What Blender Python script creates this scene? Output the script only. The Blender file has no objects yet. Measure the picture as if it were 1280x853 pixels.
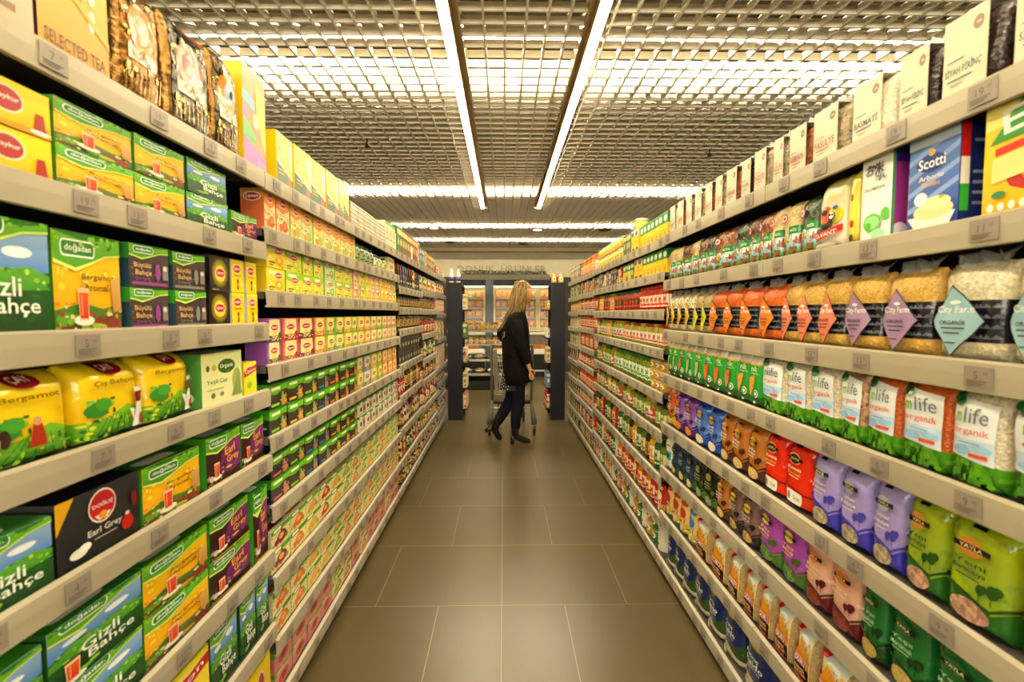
import bpy, bmesh, math, random
from mathutils import Vector, Matrix, noise
PI = math.pi
R = math.radians
SC = bpy.context.scene
COL = SC.collection
random.seed(7)

# ------------------------------------------------------------------ camera, light, exposure
cam = bpy.data.cameras.new('camera'); camo = bpy.data.objects.new('camera', cam); COL.objects.link(camo)
cam.sensor_width = 36; cam.lens = 36*606/1280; cam.clip_start = 0.02; cam.clip_end = 60
camo.location = (0, 0, 1.4); camo.rotation_euler = (R(90-3.26), 0, R(-0.95))
cam.dof.use_dof = True; cam.dof.focus_distance = 3.6; cam.dof.aperture_fstop = 3.8
SC.camera = camo
SC.view_settings.view_transform = 'Standard'; SC.view_settings.look = 'None'
SC.view_settings.gamma = 1; SC.view_settings.use_curve_mapping = False
SC.view_settings.exposure = 0.92
w = bpy.data.worlds.new('world'); SC.world = w; w.use_nodes = True
w.node_tree.nodes['Background'].inputs[0].default_value = (1, .86, .62, 1)
w.node_tree.nodes['Background'].inputs[1].default_value = 0.30
LAMP_COL = (1, .84, .53)
LAMP_STRENGTH = 36
TUBE_COL = (1, .89, .64)
TUBE_STRENGTH = 140
CEIL = 2.85
# unseen fill light added behind the camera to brighten the ceiling
al = bpy.data.lights.new('added_fill_light', 'AREA'); al.shape = 'RECTANGLE'; al.size = 11; al.size_y = 1.1; al.energy = 190; al.color = (1, .9, .68)
alo = bpy.data.objects.new('added_fill_light', al); COL.objects.link(alo); alo.location = (0, -2.9, 2.05); alo.rotation_euler = (R(90), 0, 0)
SC.cycles.max_bounces = 6; SC.cycles.diffuse_bounces = 3; SC.cycles.glossy_bounces = 2
SC.cycles.transmission_bounces = 4; SC.cycles.transparent_max_bounces = 8
SC.cycles.sample_clamp_indirect = 4; SC.cycles.caustics_reflective = False; SC.cycles.caustics_refractive = False

# ------------------------------------------------------------------ materials
def s2l(c): return c/12.92 if c <= .04045 else ((c+.055)/1.055)**2.4
def hx(h):
    h = h.lstrip('#'); return tuple(s2l(int(h[i:i+2], 16)/255) for i in (0, 2, 4)) + (1,)
def mat(name, col=None, rough=.5, metal=0, attr=False, emis=None, es=0, alpha=None, bump=0, bscale=60, coat=0, vary=0):
    m = bpy.data.materials.new(name); m.use_nodes = True; nt = m.node_tree; b = nt.nodes['Principled BSDF']
    b.inputs['Roughness'].default_value = rough; b.inputs['Metallic'].default_value = metal
    if coat: b.inputs['Coat Weight'].default_value = coat; b.inputs['Coat Roughness'].default_value = .12
    if attr:
        a = nt.nodes.new('ShaderNodeAttribute'); a.attribute_name = 'Col'; src = a.outputs['Color']
    elif col:
        c = nt.nodes.new('ShaderNodeRGB'); c.outputs[0].default_value = hx(col); src = c.outputs[0]
    else: src = None
    if src:
        if vary:
            n = nt.nodes.new('ShaderNodeTexNoise'); n.inputs['Scale'].default_value = 7; n.inputs['Detail'].default_value = 5
            tc = nt.nodes.new('ShaderNodeTexCoord'); nt.links.new(tc.outputs['Object'], n.inputs['Vector'])
            mr = nt.nodes.new('ShaderNodeMapRange'); mr.inputs[1].default_value = .3; mr.inputs[2].default_value = .7
            mr.inputs[3].default_value = 1-vary; mr.inputs[4].default_value = 1+vary; nt.links.new(n.outputs[0], mr.inputs[0])
            vm = nt.nodes.new('ShaderNodeVectorMath'); vm.operation = 'SCALE'; nt.links.new(src, vm.inputs[0]); nt.links.new(mr.outputs[0], vm.inputs['Scale'])
            src = vm.outputs[0]
        nt.links.new(src, b.inputs['Base Color'])
    if emis:
        b.inputs['Emission Color'].default_value = tuple(emis)+(1,); b.inputs['Emission Strength'].default_value = es
    if alpha is not None: b.inputs['Alpha'].default_value = alpha
    if bump:
        n = nt.nodes.new('ShaderNodeTexNoise'); n.inputs['Scale'].default_value = bscale; n.inputs['Detail'].default_value = 3
        tc = nt.nodes.new('ShaderNodeTexCoord'); nt.links.new(tc.outputs['Object'], n.inputs['Vector'])
        bp = nt.nodes.new('ShaderNodeBump'); bp.inputs['Strength'].default_value = bump; bp.inputs['Distance'].default_value = .01
        nt.links.new(n.outputs[0], bp.inputs['Height']); nt.links.new(bp.outputs[0], b.inputs['Normal'])
    return m
def grain_mat(name, scale, lo, hi, rough=.25):
    m = bpy.data.materials.new(name); m.use_nodes = True; nt = m.node_tree; b = nt.nodes['Principled BSDF']
    b.inputs['Roughness'].default_value = rough
    a = nt.nodes.new('ShaderNodeAttribute'); a.attribute_name = 'Col'
    tc = nt.nodes.new('ShaderNodeTexCoord'); v = nt.nodes.new('ShaderNodeTexVoronoi'); v.inputs['Scale'].default_value = scale
    nt.links.new(tc.outputs['Object'], v.inputs['Vector'])
    sp = nt.nodes.new('ShaderNodeSeparateColor'); nt.links.new(v.outputs['Color'], sp.inputs[0])
    mr = nt.nodes.new('ShaderNodeMapRange'); mr.inputs[3].default_value = lo; mr.inputs[4].default_value = hi
    nt.links.new(sp.outputs[0], mr.inputs[0])
    vm = nt.nodes.new('ShaderNodeVectorMath'); vm.operation = 'SCALE'
    nt.links.new(a.outputs['Color'], vm.inputs[0]); nt.links.new(mr.outputs[0], vm.inputs['Scale']); nt.links.new(vm.outputs[0], b.inputs['Base Color'])
    bp = nt.nodes.new('ShaderNodeBump'); bp.inputs['Strength'].default_value = .4; bp.inputs['Distance'].default_value = .004
    nt.links.new(v.outputs['Distance'], bp.inputs['Height']); nt.links.new(bp.outputs[0], b.inputs['Normal'])
    return m
M_CARTON = mat('printed_carton', attr=True, rough=.34)
M_FILM = mat('printed_film', attr=True, rough=.2, bump=.35, bscale=28, coat=.3)
M_GRAIN = grain_mat('grain', 210, .72, 1.15)
M_BEAN = grain_mat('beans', 110, .45, 1.3)
M_FOIL = mat('foil', attr=True, rough=.22, metal=.75, bump=.8, bscale=34)
M_JAR = mat('jar_contents', attr=True, rough=.08, bump=.2, bscale=90, coat=.5, vary=.35)
M_LID = mat('lid_metal', attr=True, rough=.3, metal=.25)
M_CLEAR = mat('clear_film', '#ffffff', rough=.12, alpha=.28, bump=1.0, bscale=55)
M_RAIL = mat('price_rail_plastic', '#a59b85', rough=.38, vary=.03)
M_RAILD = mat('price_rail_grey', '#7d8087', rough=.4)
M_SHELF = mat('shaded_shelf_steel', '#4a4640', rough=.5, metal=.2)  # light grey steel painted charcoal; the shade between shelves is put into its colour
M_BACK = mat('back_panel_steel', '#1d1b1a', rough=.7)
M_BASE = mat('kick_plate', '#37332c', rough=.6)
M_TAG = mat('price_tag', '#8a7f74', rough=.35)
M_INK = mat('grey_ink', '#5b5248', rough=.6); M_INK2 = mat('pale_ink', '#7d7265', rough=.6)
M_NAVY = mat('navy_panel', '#191b22', rough=.45, vary=.08)
M_ALU = mat('aluminium', '#b8a582', rough=.4, metal=.5)
M_GRID = mat('ceiling_grid', '#efe6d2', rough=.55)
M_PLEN = mat('plenum', '#5a5040', rough=.9)
M_LAMP = mat('lamp_diffuser', '#ffffff', emis=LAMP_COL, es=LAMP_STRENGTH)
M_TUBE = mat('tube_light', '#ffffff', emis=TUBE_COL, es=TUBE_STRENGTH)
M_WALL = mat('beige_wall', '#cfc6ac', rough=.8, vary=.04)
M_BLK = mat('black_plastic', '#15140f', rough=.45)
M_DARKG = mat('grey_plastic', '#5c5a50', rough=.4)
M_STEEL = mat('wire_steel', '#a9a391', rough=.3, metal=.8)
M_WHITE = mat('white_lacquer', '#e9e3d2', rough=.4)
M_GLASS = mat('door_glass', '#ffffff', rough=.03, alpha=.1)
M_COOL = mat('freezer_light', '#ffffff', emis=(1, .82, .5), es=6)
PROD = [M_CARTON, M_FILM, M_GRAIN, M_FOIL, M_BEAN, M_JAR, M_LID]   # slot letters: C F G M B J L
SLOT = dict(C=0, F=1, G=2, M=3, B=4, J=5, L=6)

# ------------------------------------------------------------------ object helpers
def link(name, me, parent=None, loc=None):
    o = bpy.data.objects.new(name, me); COL.objects.link(o)
    if parent is not None: o.parent = parent
    if loc is not None: o.location = loc
    return o
def tag(o, label=None, cat=None, group=None, kind=None):
    if label: o['label'] = label
    if cat: o['category'] = cat
    if group: o['group'] = group
    if kind: o['kind'] = kind
    return o
def thing(name, loc=(0, 0, 0), rz=0, **k):
    o = link(name, None, None, loc); o.rotation_euler = (0, 0, rz); return tag(o, **k)
class B:
    """plain mesh builder, one material slot list"""
    def __init__(s): s.bm = bmesh.new()
    def box(s, x0, x1, y0, y1, z0, z1, bev=0, mi=0):
        r = bmesh.ops.create_cube(s.bm, size=1, matrix=Matrix.Translation(((x0+x1)/2, (y0+y1)/2, (z0+z1)/2)) @ Matrix.Diagonal((x1-x0, y1-y0, z1-z0, 1)))
        fs = {f for v in r['verts'] for f in v.link_faces}
        for f in fs: f.material_index = mi
        if bev: bmesh.ops.bevel(s.bm, geom=list({e for f in fs for e in f.edges}), offset=bev, segments=1, affect='EDGES', material=-1)
        return s
    def prism(s, prof, axis, a, b, mi=0):
        """profile [(p,q)] extruded along axis: 'y' -> (p,*,q); 'x' -> (*,p,q); 'z' -> (p,q,*)"""
        f = {'y': lambda p, q, t: (p, t, q), 'x': lambda p, q, t: (t, p, q), 'z': lambda p, q, t: (p, q, t)}[axis]
        v0 = [s.bm.verts.new(f(p, q, a)) for p, q in prof]; v1 = [s.bm.verts.new(f(p, q, b)) for p, q in prof]
        n = len(prof); F = [s.bm.faces.new(v0), s.bm.faces.new(v1[::-1])]
        for i in range(n): F.append(s.bm.faces.new((v0[i], v1[i], v1[(i+1) % n], v0[(i+1) % n])))
        for x in F: x.material_index = mi
        bmesh.ops.recalc_face_normals(s.bm, faces=F); return s
    def tube(s, pts, r, n=8, mi=0):
        pts = [Vector(p) for p in pts]; rings = []
        for i, p in enumerate(pts):
            d = (pts[min(i+1, len(pts)-1)]-pts[max(i-1, 0)]).normalized()
            a = d.cross(Vector((0, 0, 1)) if abs(d.z) < .9 else Vector((1, 0, 0))).normalized(); b = d.cross(a)
            rr = r[i] if isinstance(r, (list, tuple)) else r
            rings.append([s.bm.verts.new(p+a*math.cos(2*PI*k/n)*rr+b*math.sin(2*PI*k/n)*rr) for k in range(n)])
        F = []
        for u, v in zip(rings, rings[1:]):
            for k in range(n): F.append(s.bm.faces.new((u[k], u[(k+1) % n], v[(k+1) % n], v[k])))
        F += [s.bm.faces.new(rings[0][::-1]), s.bm.faces.new(rings[-1])]
        for f in F: f.material_index = mi; f.smooth = n > 6
        return s
    def lathe(s, prof, cx=0, cy=0, n=20, mi=0):
        rings = [[s.bm.verts.new((cx+r*math.cos(2*PI*k/n), cy+r*math.sin(2*PI*k/n), z)) for k in range(n)] for r, z in prof]
        F = []
        for u, v in zip(rings, rings[1:]):
            for k in range(n): F.append(s.bm.faces.new((u[k], u[(k+1) % n], v[(k+1) % n], v[k])))
        F += [s.bm.faces.new(rings[0][::-1]), s.bm.faces.new(rings[-1])]
        for f in F: f.material_index = mi; f.smooth = len(f.verts) == 4
        return s
    def mesh(s, name, mats):
        me = bpy.data.meshes.new(name); s.bm.to_mesh(me); s.bm.free()
        for m in (mats if isinstance(mats, (list, tuple)) else [mats]): me.materials.append(m)
        return me
    def obj(s, name, mats, parent=None, loc=None): return link(name, s.mesh(name, mats), parent, loc)
def struct(o): o['kind'] = 'structure'; return o

# ------------------------------------------------------------------ text as meshes
_tc = {}
def text_geo(body, bold=.012):
    k = (body, bold)
    if k in _tc: return _tc[k]
    cu = bpy.data.curves.new('t', 'FONT'); cu.body = body; cu.size = 1; cu.resolution_u = 2; cu.offset = bold; cu.align_x = 'CENTER'; cu.align_y = 'CENTER'
    o = bpy.data.objects.new('t', cu); COL.objects.link(o); dg = bpy.context.evaluated_depsgraph_get(); dg.update()
    me = bpy.data.meshes.new_from_object(o.evaluated_get(dg))
    vs = [(v.co.x, v.co.y) for v in me.vertices]; fs = [tuple(p.vertices) for p in me.polygons]
    bpy.data.objects.remove(o); bpy.data.meshes.remove(me); bpy.data.curves.remove(cu)
    if vs:
        x0 = min(v[0] for v in vs); x1 = max(v[0] for v in vs); y0 = min(v[1] for v in vs); y1 = max(v[1] for v in vs)
        vs = [(x-(x0+x1)/2, y-(y0+y1)/2) for x, y in vs]; wd = x1-x0; ht = y1-y0
    else: wd = ht = 1
    _tc[k] = (vs, fs, wd, ht); return _tc[k]

# ------------------------------------------------------------------ printed artwork: flat shapes in 0..1 of a face
def csp(c, default):
    """'#hex' or 'G#hex' (slot letter first) -> (slot, rgba)"""
    h = hx(c) if c[0] == '#' else hx(c[1:])
    h = tuple(v**1.16 for v in h[:3])+(1,)      # contrast that the flat ambient light lacks, put into the print colours
    return SLOT[default if c[0] == '#' else c[0]], h
class Art(list):
    def r(s, x0, y0, x1, y1, c, c2=None): s.append(('p', [(x0, y0), (x1, y0), (x1, y1), (x0, y1)], c, c2)); return s
    def p(s, pts, c, c2=None): s.append(('p', pts, c, c2)); return s
    def e(s, cx, cy, rx, ry, c, n=18): s.append(('p', [(cx+rx*math.cos(2*PI*k/n), cy+ry*math.sin(2*PI*k/n)) for k in range(n)], c, None)); return s
    def g(s, cx, cy, rx, ry, c0, c1, n=18): s.append(('g', cx, cy, rx, ry, c0, c1, n)); return s
    def t(s, txt, cx, cy, h, c, w=None, rot=0, bold=.012): s.append(('t', txt, cx, cy, h, c, w, rot, bold)); return s
    def wave(s, y, a, c, top=True, n=10, ph=0, f=1):
        pts = [(i/n, y+a*math.sin(2*PI*f*i/n+ph)) for i in range(n+1)]
        e = 1 if top else 0
        s.append(('p', pts+[(1, e), (0, e)], c, None)); return s
    def busy(s, x0, y0, x1, y1, cols, n, seed=1, sz=.03):
        q = random.Random(seed); L_ = []
        for i in range(n):
            cx = q.uniform(x0, x1); cy = q.uniform(y0, y1); rx = sz*q.uniform(.4, 1.4); ry = sz*q.uniform(.3, 1.1); a = q.uniform(0, PI)
            L_.append(([(min(x1, max(x0, cx+rx*math.cos(a+2*PI*k/6))), min(y1, max(y0, cy+ry*math.sin(a+2*PI*k/6)))) for k in range(6)], q.choice(cols)))
        s.append(('m', L_)); return s
    def pill(s, cx, cy, rx, ry, c, asp=1):
        pts = []
        rr = ry*asp
        for sx in (1, -1):
            for k in range(7):
                a = -PI/2+PI*k/6
                pts.append((cx+sx*(rx-rr)+sx*rr*math.cos(a), cy+sx*ry*math.sin(a)))
        s.append(('p', pts, c, None)); return s
def art_bm(art, w, h, default):
    """flat bmesh in metres: x 0..w, y 0..h, z = layer"""
    bm = bmesh.new(); cl = bm.loops.layers.float_color.new('Col')
    for li, a in enumerate(art):
        if a[0] == 'p':
            pts = [(min(1, max(0, x)), min(1, max(0, y))) for x, y in a[1]]; q = []
            for t in pts:
                if not q or abs(t[0]-q[-1][0])+abs(t[1]-q[-1][1]) > 1e-5: q.append(t)
            if len(q) > 1 and abs(q[0][0]-q[-1][0])+abs(q[0][1]-q[-1][1]) < 1e-5: q.pop()
            if len(q) < 3: continue
            sl, c = csp(a[2], default); c2 = csp(a[3], default)[1] if a[3] else c
            ys = [y for _, y in q]; y0, y1 = min(ys), max(ys)
            f = bm.faces.new([bm.verts.new((x*w, y*h, li)) for x, y in q]); f.material_index = sl
            for l in f.loops:
                t = (l.vert.co.y/h-y0)/max(1e-6, y1-y0); l[cl] = [c[i]*(1-t)+c2[i]*t for i in range(4)]
        elif a[0] == 'm':
            for i, (pts, c) in enumerate(a[1]):
                q = []
                for t in pts:
                    if not q or abs(t[0]-q[-1][0])+abs(t[1]-q[-1][1]) > 1e-4: q.append(t)
                if len(q) > 1 and abs(q[0][0]-q[-1][0])+abs(q[0][1]-q[-1][1]) < 1e-4: q.pop()
                if len(q) < 3: continue
                sl, c = csp(c, default); f = bm.faces.new([bm.verts.new((x*w, y*h, li+.8*i/len(a[1]))) for x, y in q]); f.material_index = sl
                for l in f.loops: l[cl] = c
        elif a[0] == 'g':
            _, cx, cy, rx, ry, c0, c1, n = a; sl, c0 = csp(c0, default); c1 = csp(c1, default)[1]
            ce = bm.verts.new((cx*w, cy*h, li)); ring = [bm.verts.new((min(1, max(0, cx+rx*math.cos(2*PI*k/n)))*w, min(1, max(0, cy+ry*math.sin(2*PI*k/n)))*h, li)) for k in range(n)]
            for k in range(n):
                try: f = bm.faces.new((ce, ring[k], ring[(k+1) % n]))
                except ValueError: continue
                f.material_index = sl
                for l in f.loops: l[cl] = c0 if l.vert == ce else c1
        else:
            _, txt, cx, cy, th, c, tw, rot, bold = a; sl, c = csp(c, default); vs, fs, wd, ht = text_geo(txt, bold)
            sy = th*h/ht; sx = sy if tw is None else tw*w/wd
            cr, sr = math.cos(rot), math.sin(rot); V = []
            for x, y in vs:
                x *= sx; y *= sy; X = cx*w+x*cr-y*sr; Y = cy*h+x*sr+y*cr
                V.append(bm.verts.new((min(w, max(0, X)), min(h, max(0, Y)), li)))
            for f in fs:
                if len({(round(V[i].co.x, 6), round(V[i].co.y, 6)) for i in f}) < 3: continue
                try: F = bm.faces.new([V[i] for i in f])
                except ValueError: continue
                F.material_index = sl
                for l in F.loops: l[cl] = c
    big = [f for f in bm.faces if len(f.verts) > 4]
    if big: bmesh.ops.triangulate(bm, faces=big)
    bm.normal_update()
    bad = [f for f in bm.faces if f.normal.z < 0]
    if bad: bmesh.ops.reverse_faces(bm, faces=bad)
    return bm
class P:
    """product mesh builder with a colour attribute"""
    def __init__(s): s.bm = bmesh.new(); s.cl = s.bm.loops.layers.float_color.new('Col')
    def paint(s, faces, c, default='C'):
        sl, c = csp(c, default)
        for f in faces:
            f.material_index = sl
            for l in f.loops: l[s.cl] = c
    def box(s, x0, x1, y0, y1, z0, z1, c, cs=None, ct=None, bev=0, default='C'):
        r = bmesh.ops.create_cube(s.bm, size=1, matrix=Matrix.Translation(((x0+x1)/2, (y0+y1)/2, (z0+z1)/2)) @ Matrix.Diagonal((x1-x0, y1-y0, z1-z0, 1)))
        fs = list({f for v in r['verts'] for f in v.link_faces}); s.paint(fs, c, default); s.bm.normal_update()
        for f in fs:
            if cs and abs(f.normal.x) > .5: s.paint([f], cs, default)
            if ct and f.normal.z > .5: s.paint([f], ct, default)
    def art(s, art, w, h, fn, default='C', cu=None, cv=None, smooth=False, dz=.0002):
        a = art_bm(art, w, h, default)
        for u in (cu or []): bmesh.ops.bisect_plane(a, geom=a.verts[:]+a.edges[:]+a.faces[:], plane_co=(u*w, 0, 0), plane_no=(1, 0, 0), dist=1e-6)
        for v in (cv or []): bmesh.ops.bisect_plane(a, geom=a.verts[:]+a.edges[:]+a.faces[:], plane_co=(0, v*h, 0), plane_no=(0, 1, 0), dist=1e-6)
        src = a.loops.layers.float_color['Col']; vm = {}
        for v in a.verts: vm[v] = s.bm.verts.new(fn(v.co.x/w, v.co.y/h, v.co.z*dz))
        for f in a.faces:
            try: nf = s.bm.faces.new([vm[v] for v in f.verts])
            except ValueError: continue
            nf.material_index = f.material_index; nf.smooth = smooth
            for l, m in zip(nf.loops, f.loops): l[s.cl] = m[src]
        a.free()
    def lathe(s, prof, c, default='J', n=14, cx=0, cy=0):
        rings = [[s.bm.verts.new((cx+r*math.cos(2*PI*k/n), cy+r*math.sin(2*PI*k/n), z)) for k in range(n)] for r, z in prof]
        F = []
        for u, v in zip(rings, rings[1:]):
            for k in range(n): F.append(s.bm.faces.new((u[k], u[(k+1) % n], v[(k+1) % n], v[k])))
        for f in F: f.smooth = True
        F += [s.bm.faces.new(rings[0][::-1]), s.bm.faces.new(rings[-1])]
        s.paint(F, c, default)
    def mesh(s, name):
        me = bpy.data.meshes.new(name); s.bm.to_mesh(me); s.bm.free()
        for m in PROD: me.materials.append(m)
        return me

# products face local -Y, stand on z = 0, front at y = 0
def box_mesh(name, w, h, d, front, side='#888888', top=None, sart=None, tart=None):
    p = P(); p.box(-w/2, w/2, 0, d, 0, h, side, side, top or side)
    p.art(front, w, h, lambda u, v, z: (-w/2+u*w, -.0003-z, v*h))
    for sx in (-1, 1):
        if sart: p.art(sart, d, h, (lambda u, v, z: (w/2+.0003+z, u*d, v*h)) if sx > 0 else (lambda u, v, z: (-w/2-.0003-z, d-u*d, v*h)))
    if tart: p.art(tart, w, d, lambda u, v, z: (-w/2+u*w, v*d, h+.0003+z))
    return p.mesh(name)
def bag_mesh(name, w, h, d, front, back='F#cccccc', p=3.2, top=.2, seed=0, wr=.0025, tw=.0, fin=.03, default='F', nu=10, nv=12, lens=.0, bot=.05):
    """filled pouch: superellipse section, thick low down, pressed flat into a seal at the top"""
    us = [.5-.5*math.cos(PI*k/nu) for k in range(1, nu)]; vs = [k/nv for k in range(1, nv)]
    sd = Vector((seed*3.1, seed*1.7, seed*.9))
    def half(u, v):
        s = abs(2*u-1); k = max(0., 1-s**p)**(1/p)
        fv = min(1., (max(v, 0)/bot)**.5 if v < bot else 1.)
        if v > 1-top: t = (1-v)/top; fv *= max(0, 1-(1-t)**2)
        fv *= 1-.22*max(0, v-.35)
        return d/2*k*(.12+.88*fv)*(1-lens*(2*u-1)**2) if v < 1-fin else d/2*.04*k
    def pos(u, v, sgn=-1, off=0):
        wf = 1+.03*math.sin(PI*min(1, max(0, v)))-tw*max(0, v-.6)
        n = noise.noise(Vector(((2*u-1)*w*14, v*h*14, 0))+sd)*wr*(1+1.5*v)
        n2 = noise.noise(Vector(((2*u-1)*w*30, v*h*9, 4))+sd)*wr*.6
        return Vector(((2*u-1)*w/2*wf+n2, d/2+sgn*(half(u, v)+off)+n, v*h+n2*(1 if v > .9 else 0)))
    def fn(u, v, z):
        s = 2*u-1; sh = z+.0003
        q = pos(u, v, -1, 0); q.y -= sh; q.x += .5*sh*(s**7); return q
    P_ = P()
    P_.art(front, w, h, fn, default, us, vs, True, dz=.00055)
    U = [0]+us+[1]; V = [0]+vs+[1]
    g = [[P_.bm.verts.new(pos(u, v, 1)) for u in U] for v in V]; F = []
    for j in range(len(V)-1):
        for i in range(len(U)-1): f = P_.bm.faces.new((g[j][i+1], g[j][i], g[j+1][i], g[j+1][i+1])); f.smooth = True; F.append(f)
    fr = [[P_.bm.verts.new(pos(u, v, -1)+Vector((0, .0006, 0))) for u in U] for v in (0,)]
    for i in range(len(U)-1): F.append(P_.bm.faces.new((g[0][i], g[0][i+1], fr[0][i+1], fr[0][i])))
    P_.paint(F, back, default)
    return P_.mesh(name)
def can_mesh(name, r, h, wrap, c, lidc='L#cfcac0', n=18):
    p = P(); p.lathe([(r*.96, 0), (r, .004), (r, h-.004), (r*.96, h)], c, 'C', n, 0, r)
    def fn(u, v, z): a = PI*(u+0)*1.0; return (-(r+.0004+z)*math.cos(a), r-(r+.0004+z)*math.sin(a), .004+v*(h-.008))
    p.art(wrap, PI*r, h-.008, fn, 'C', [k/8 for k in range(1, 8)], None, True)
    p.lathe([(r*.9, h-.003), (r*.97, h+.0015), (r*.93, h+.0015), (r*.9, h-.001)], lidc, 'L', n, 0, r)
    return p.mesh(name)
_jars = {}
def jar_meshes(w, h, c, lid, lab, lab2):
    k = (round(w, 3), round(h, 3), c, lid, lab, lab2)
    if k in _jars: return _jars[k]
    r = w/2; n = 12
    p = P(); p.lathe([(r*.9, 0), (r, .006), (r, h*.74), (r*.8, h*.84), (r*.78, h*.9)], c, 'J', n, 0, r); a = p.mesh('jar_body')
    p = P(); p.lathe([(r*.84, h*.86), (r*.86, h*.865), (r*.86, h*.985), (r*.8, h)], lid, 'L', n, 0, r); b = p.mesh('jar_lid')
    p = P()
    A = Art().r(0, 0, 1, 1, lab).e(.5, .62, .2, .2, lab2, 10).r(.18, .12, .82, .3, lab2).r(.3, .36, .7, .4, '#5a4a38')
    p.art(A, 1, 1, lambda u, v, z: (-(r*1.012+z)*math.cos(PI*(.04+.92*u)), r-(r*1.012+z)*math.sin(PI*(.04+.92*u)), h*(.16+.46*v)), 'C', [.15, .3, .45, .6, .75, .9], None, True)
    l = p.mesh('jar_label'); _jars[k] = (a, b, l); return _jars[k]

# ------------------------------------------------------------------ room shell
def floor_mat():
    m = bpy.data.materials.new('floor_tiles'); m.use_nodes = True; nt = m.node_tree; b = nt.nodes['Principled BSDF']; L = nt.links.new
    def M(op, a, b_=None, c=None):
        n = nt.nodes.new('ShaderNodeMath'); n.operation = op
        for i, v in enumerate((a, b_, c)):
            if v is None: continue
            if hasattr(v, 'links'): L(v, n.inputs[i])
            else: n.inputs[i].default_value = v
        return n.outputs[0]
    tc = nt.nodes.new('ShaderNodeTexCoord'); sp = nt.nodes.new('ShaderNodeSeparateXYZ'); L(tc.outputs['Object'], sp.inputs[0])
    x = M('ADD', sp.outputs[0], .012); ax = M('ABSOLUTE', x); y = M('ADD', sp.outputs[1], 20-2.252)
    row = M('FLOOR', M('DIVIDE', y, .6045)); off = M('MULTIPLY', M('MODULO', M('ADD', row, 1), 2), .3022)
    yy = M('ADD', sp.outputs[1], 20*.6045-2.252+.0)
    row = M('FLOOR', M('DIVIDE', yy, .6045)); off = M('MULTIPLY', M('MODULO', row, 2), .3022)
    fx = M('MODULO', M('ADD', ax, off), .6045); fy = M('MODULO', yy, .6045)
    dx = M('MINIMUM', fx, M('SUBTRACT', .6045, fx)); dx = M('MINIMUM', dx, ax); dy = M('MINIMUM', fy, M('SUBTRACT', .6045, fy))
    d = M('MINIMUM', dx, dy); g = M('LESS_THAN', d, .0017)
    col = M('FLOOR', M('DIVIDE', M('ADD', ax, off), .6045)); cid = M('ADD', M('MULTIPLY', col, 7.3), M('ADD', M('MULTIPLY', row, 3.1), M('MULTIPLY', M('SIGN', x), 1.7)))
    wn = nt.nodes.new('ShaderNodeTexWhiteNoise'); wn.noise_dimensions = '1D'; L(cid, wn.inputs['W'])
    nz = nt.nodes.new('ShaderNodeTexNoise'); nz.inputs['Scale'].default_value = 3.5; nz.inputs['Detail'].default_value = 4; nz.inputs['Roughness'].default_value = .65; L(tc.outputs['Object'], nz.inputs['Vector'])
    k = M('ADD', M('ADD', M('MULTIPLY', wn.outputs[0], .12), .84), M('MULTIPLY', nz.outputs[0], .2))
    vm = nt.nodes.new('ShaderNodeVectorMath'); vm.operation = 'SCALE'; vm.inputs[0].default_value = hx('#4c4127')[:3]; L(k, vm.inputs['Scale'])
    mx = nt.nodes.new('ShaderNodeMix'); mx.data_type = 'RGBA'; L(g, mx.inputs[0]); L(vm.outputs[0], mx.inputs[6]); mx.inputs[7].default_value = hx('#85794f')
    L(mx.outputs[2], b.inputs['Base Color'])
    b.inputs['Roughness'].default_value = .3; b.inputs['Specular IOR Level'].default_value = .5
    return m
struct(B().box(-7, 7, -3, 14.5, -.1, 0).obj('floor', floor_mat()))
struct(B().box(-7.1, -7, -3, 14.5, 0, 3.6).obj('wall_left', M_WALL)); struct(B().box(7, 7.1, -3, 14.5, 0, 3.6).obj('wall_right', M_WALL))
struct(B().box(-7, 7, 12.0, 12.1, 0, 3.6).obj('wall_back', M_WALL)); struct(B().box(-7, 7, -3.1, -3, 0, 3.6).obj('wall_front', M_WALL)); struct(B().box(-5.5, 5.5, -2.99, -2.97, 1.45, 2.65).obj('added_window', M_GLASS))  # last pane is an unseen window added to go with the fill light
struct(B().box(-7, 7, -3, 12.0, 3.6, 3.7).obj('trim_1', M_PLEN))
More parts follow.
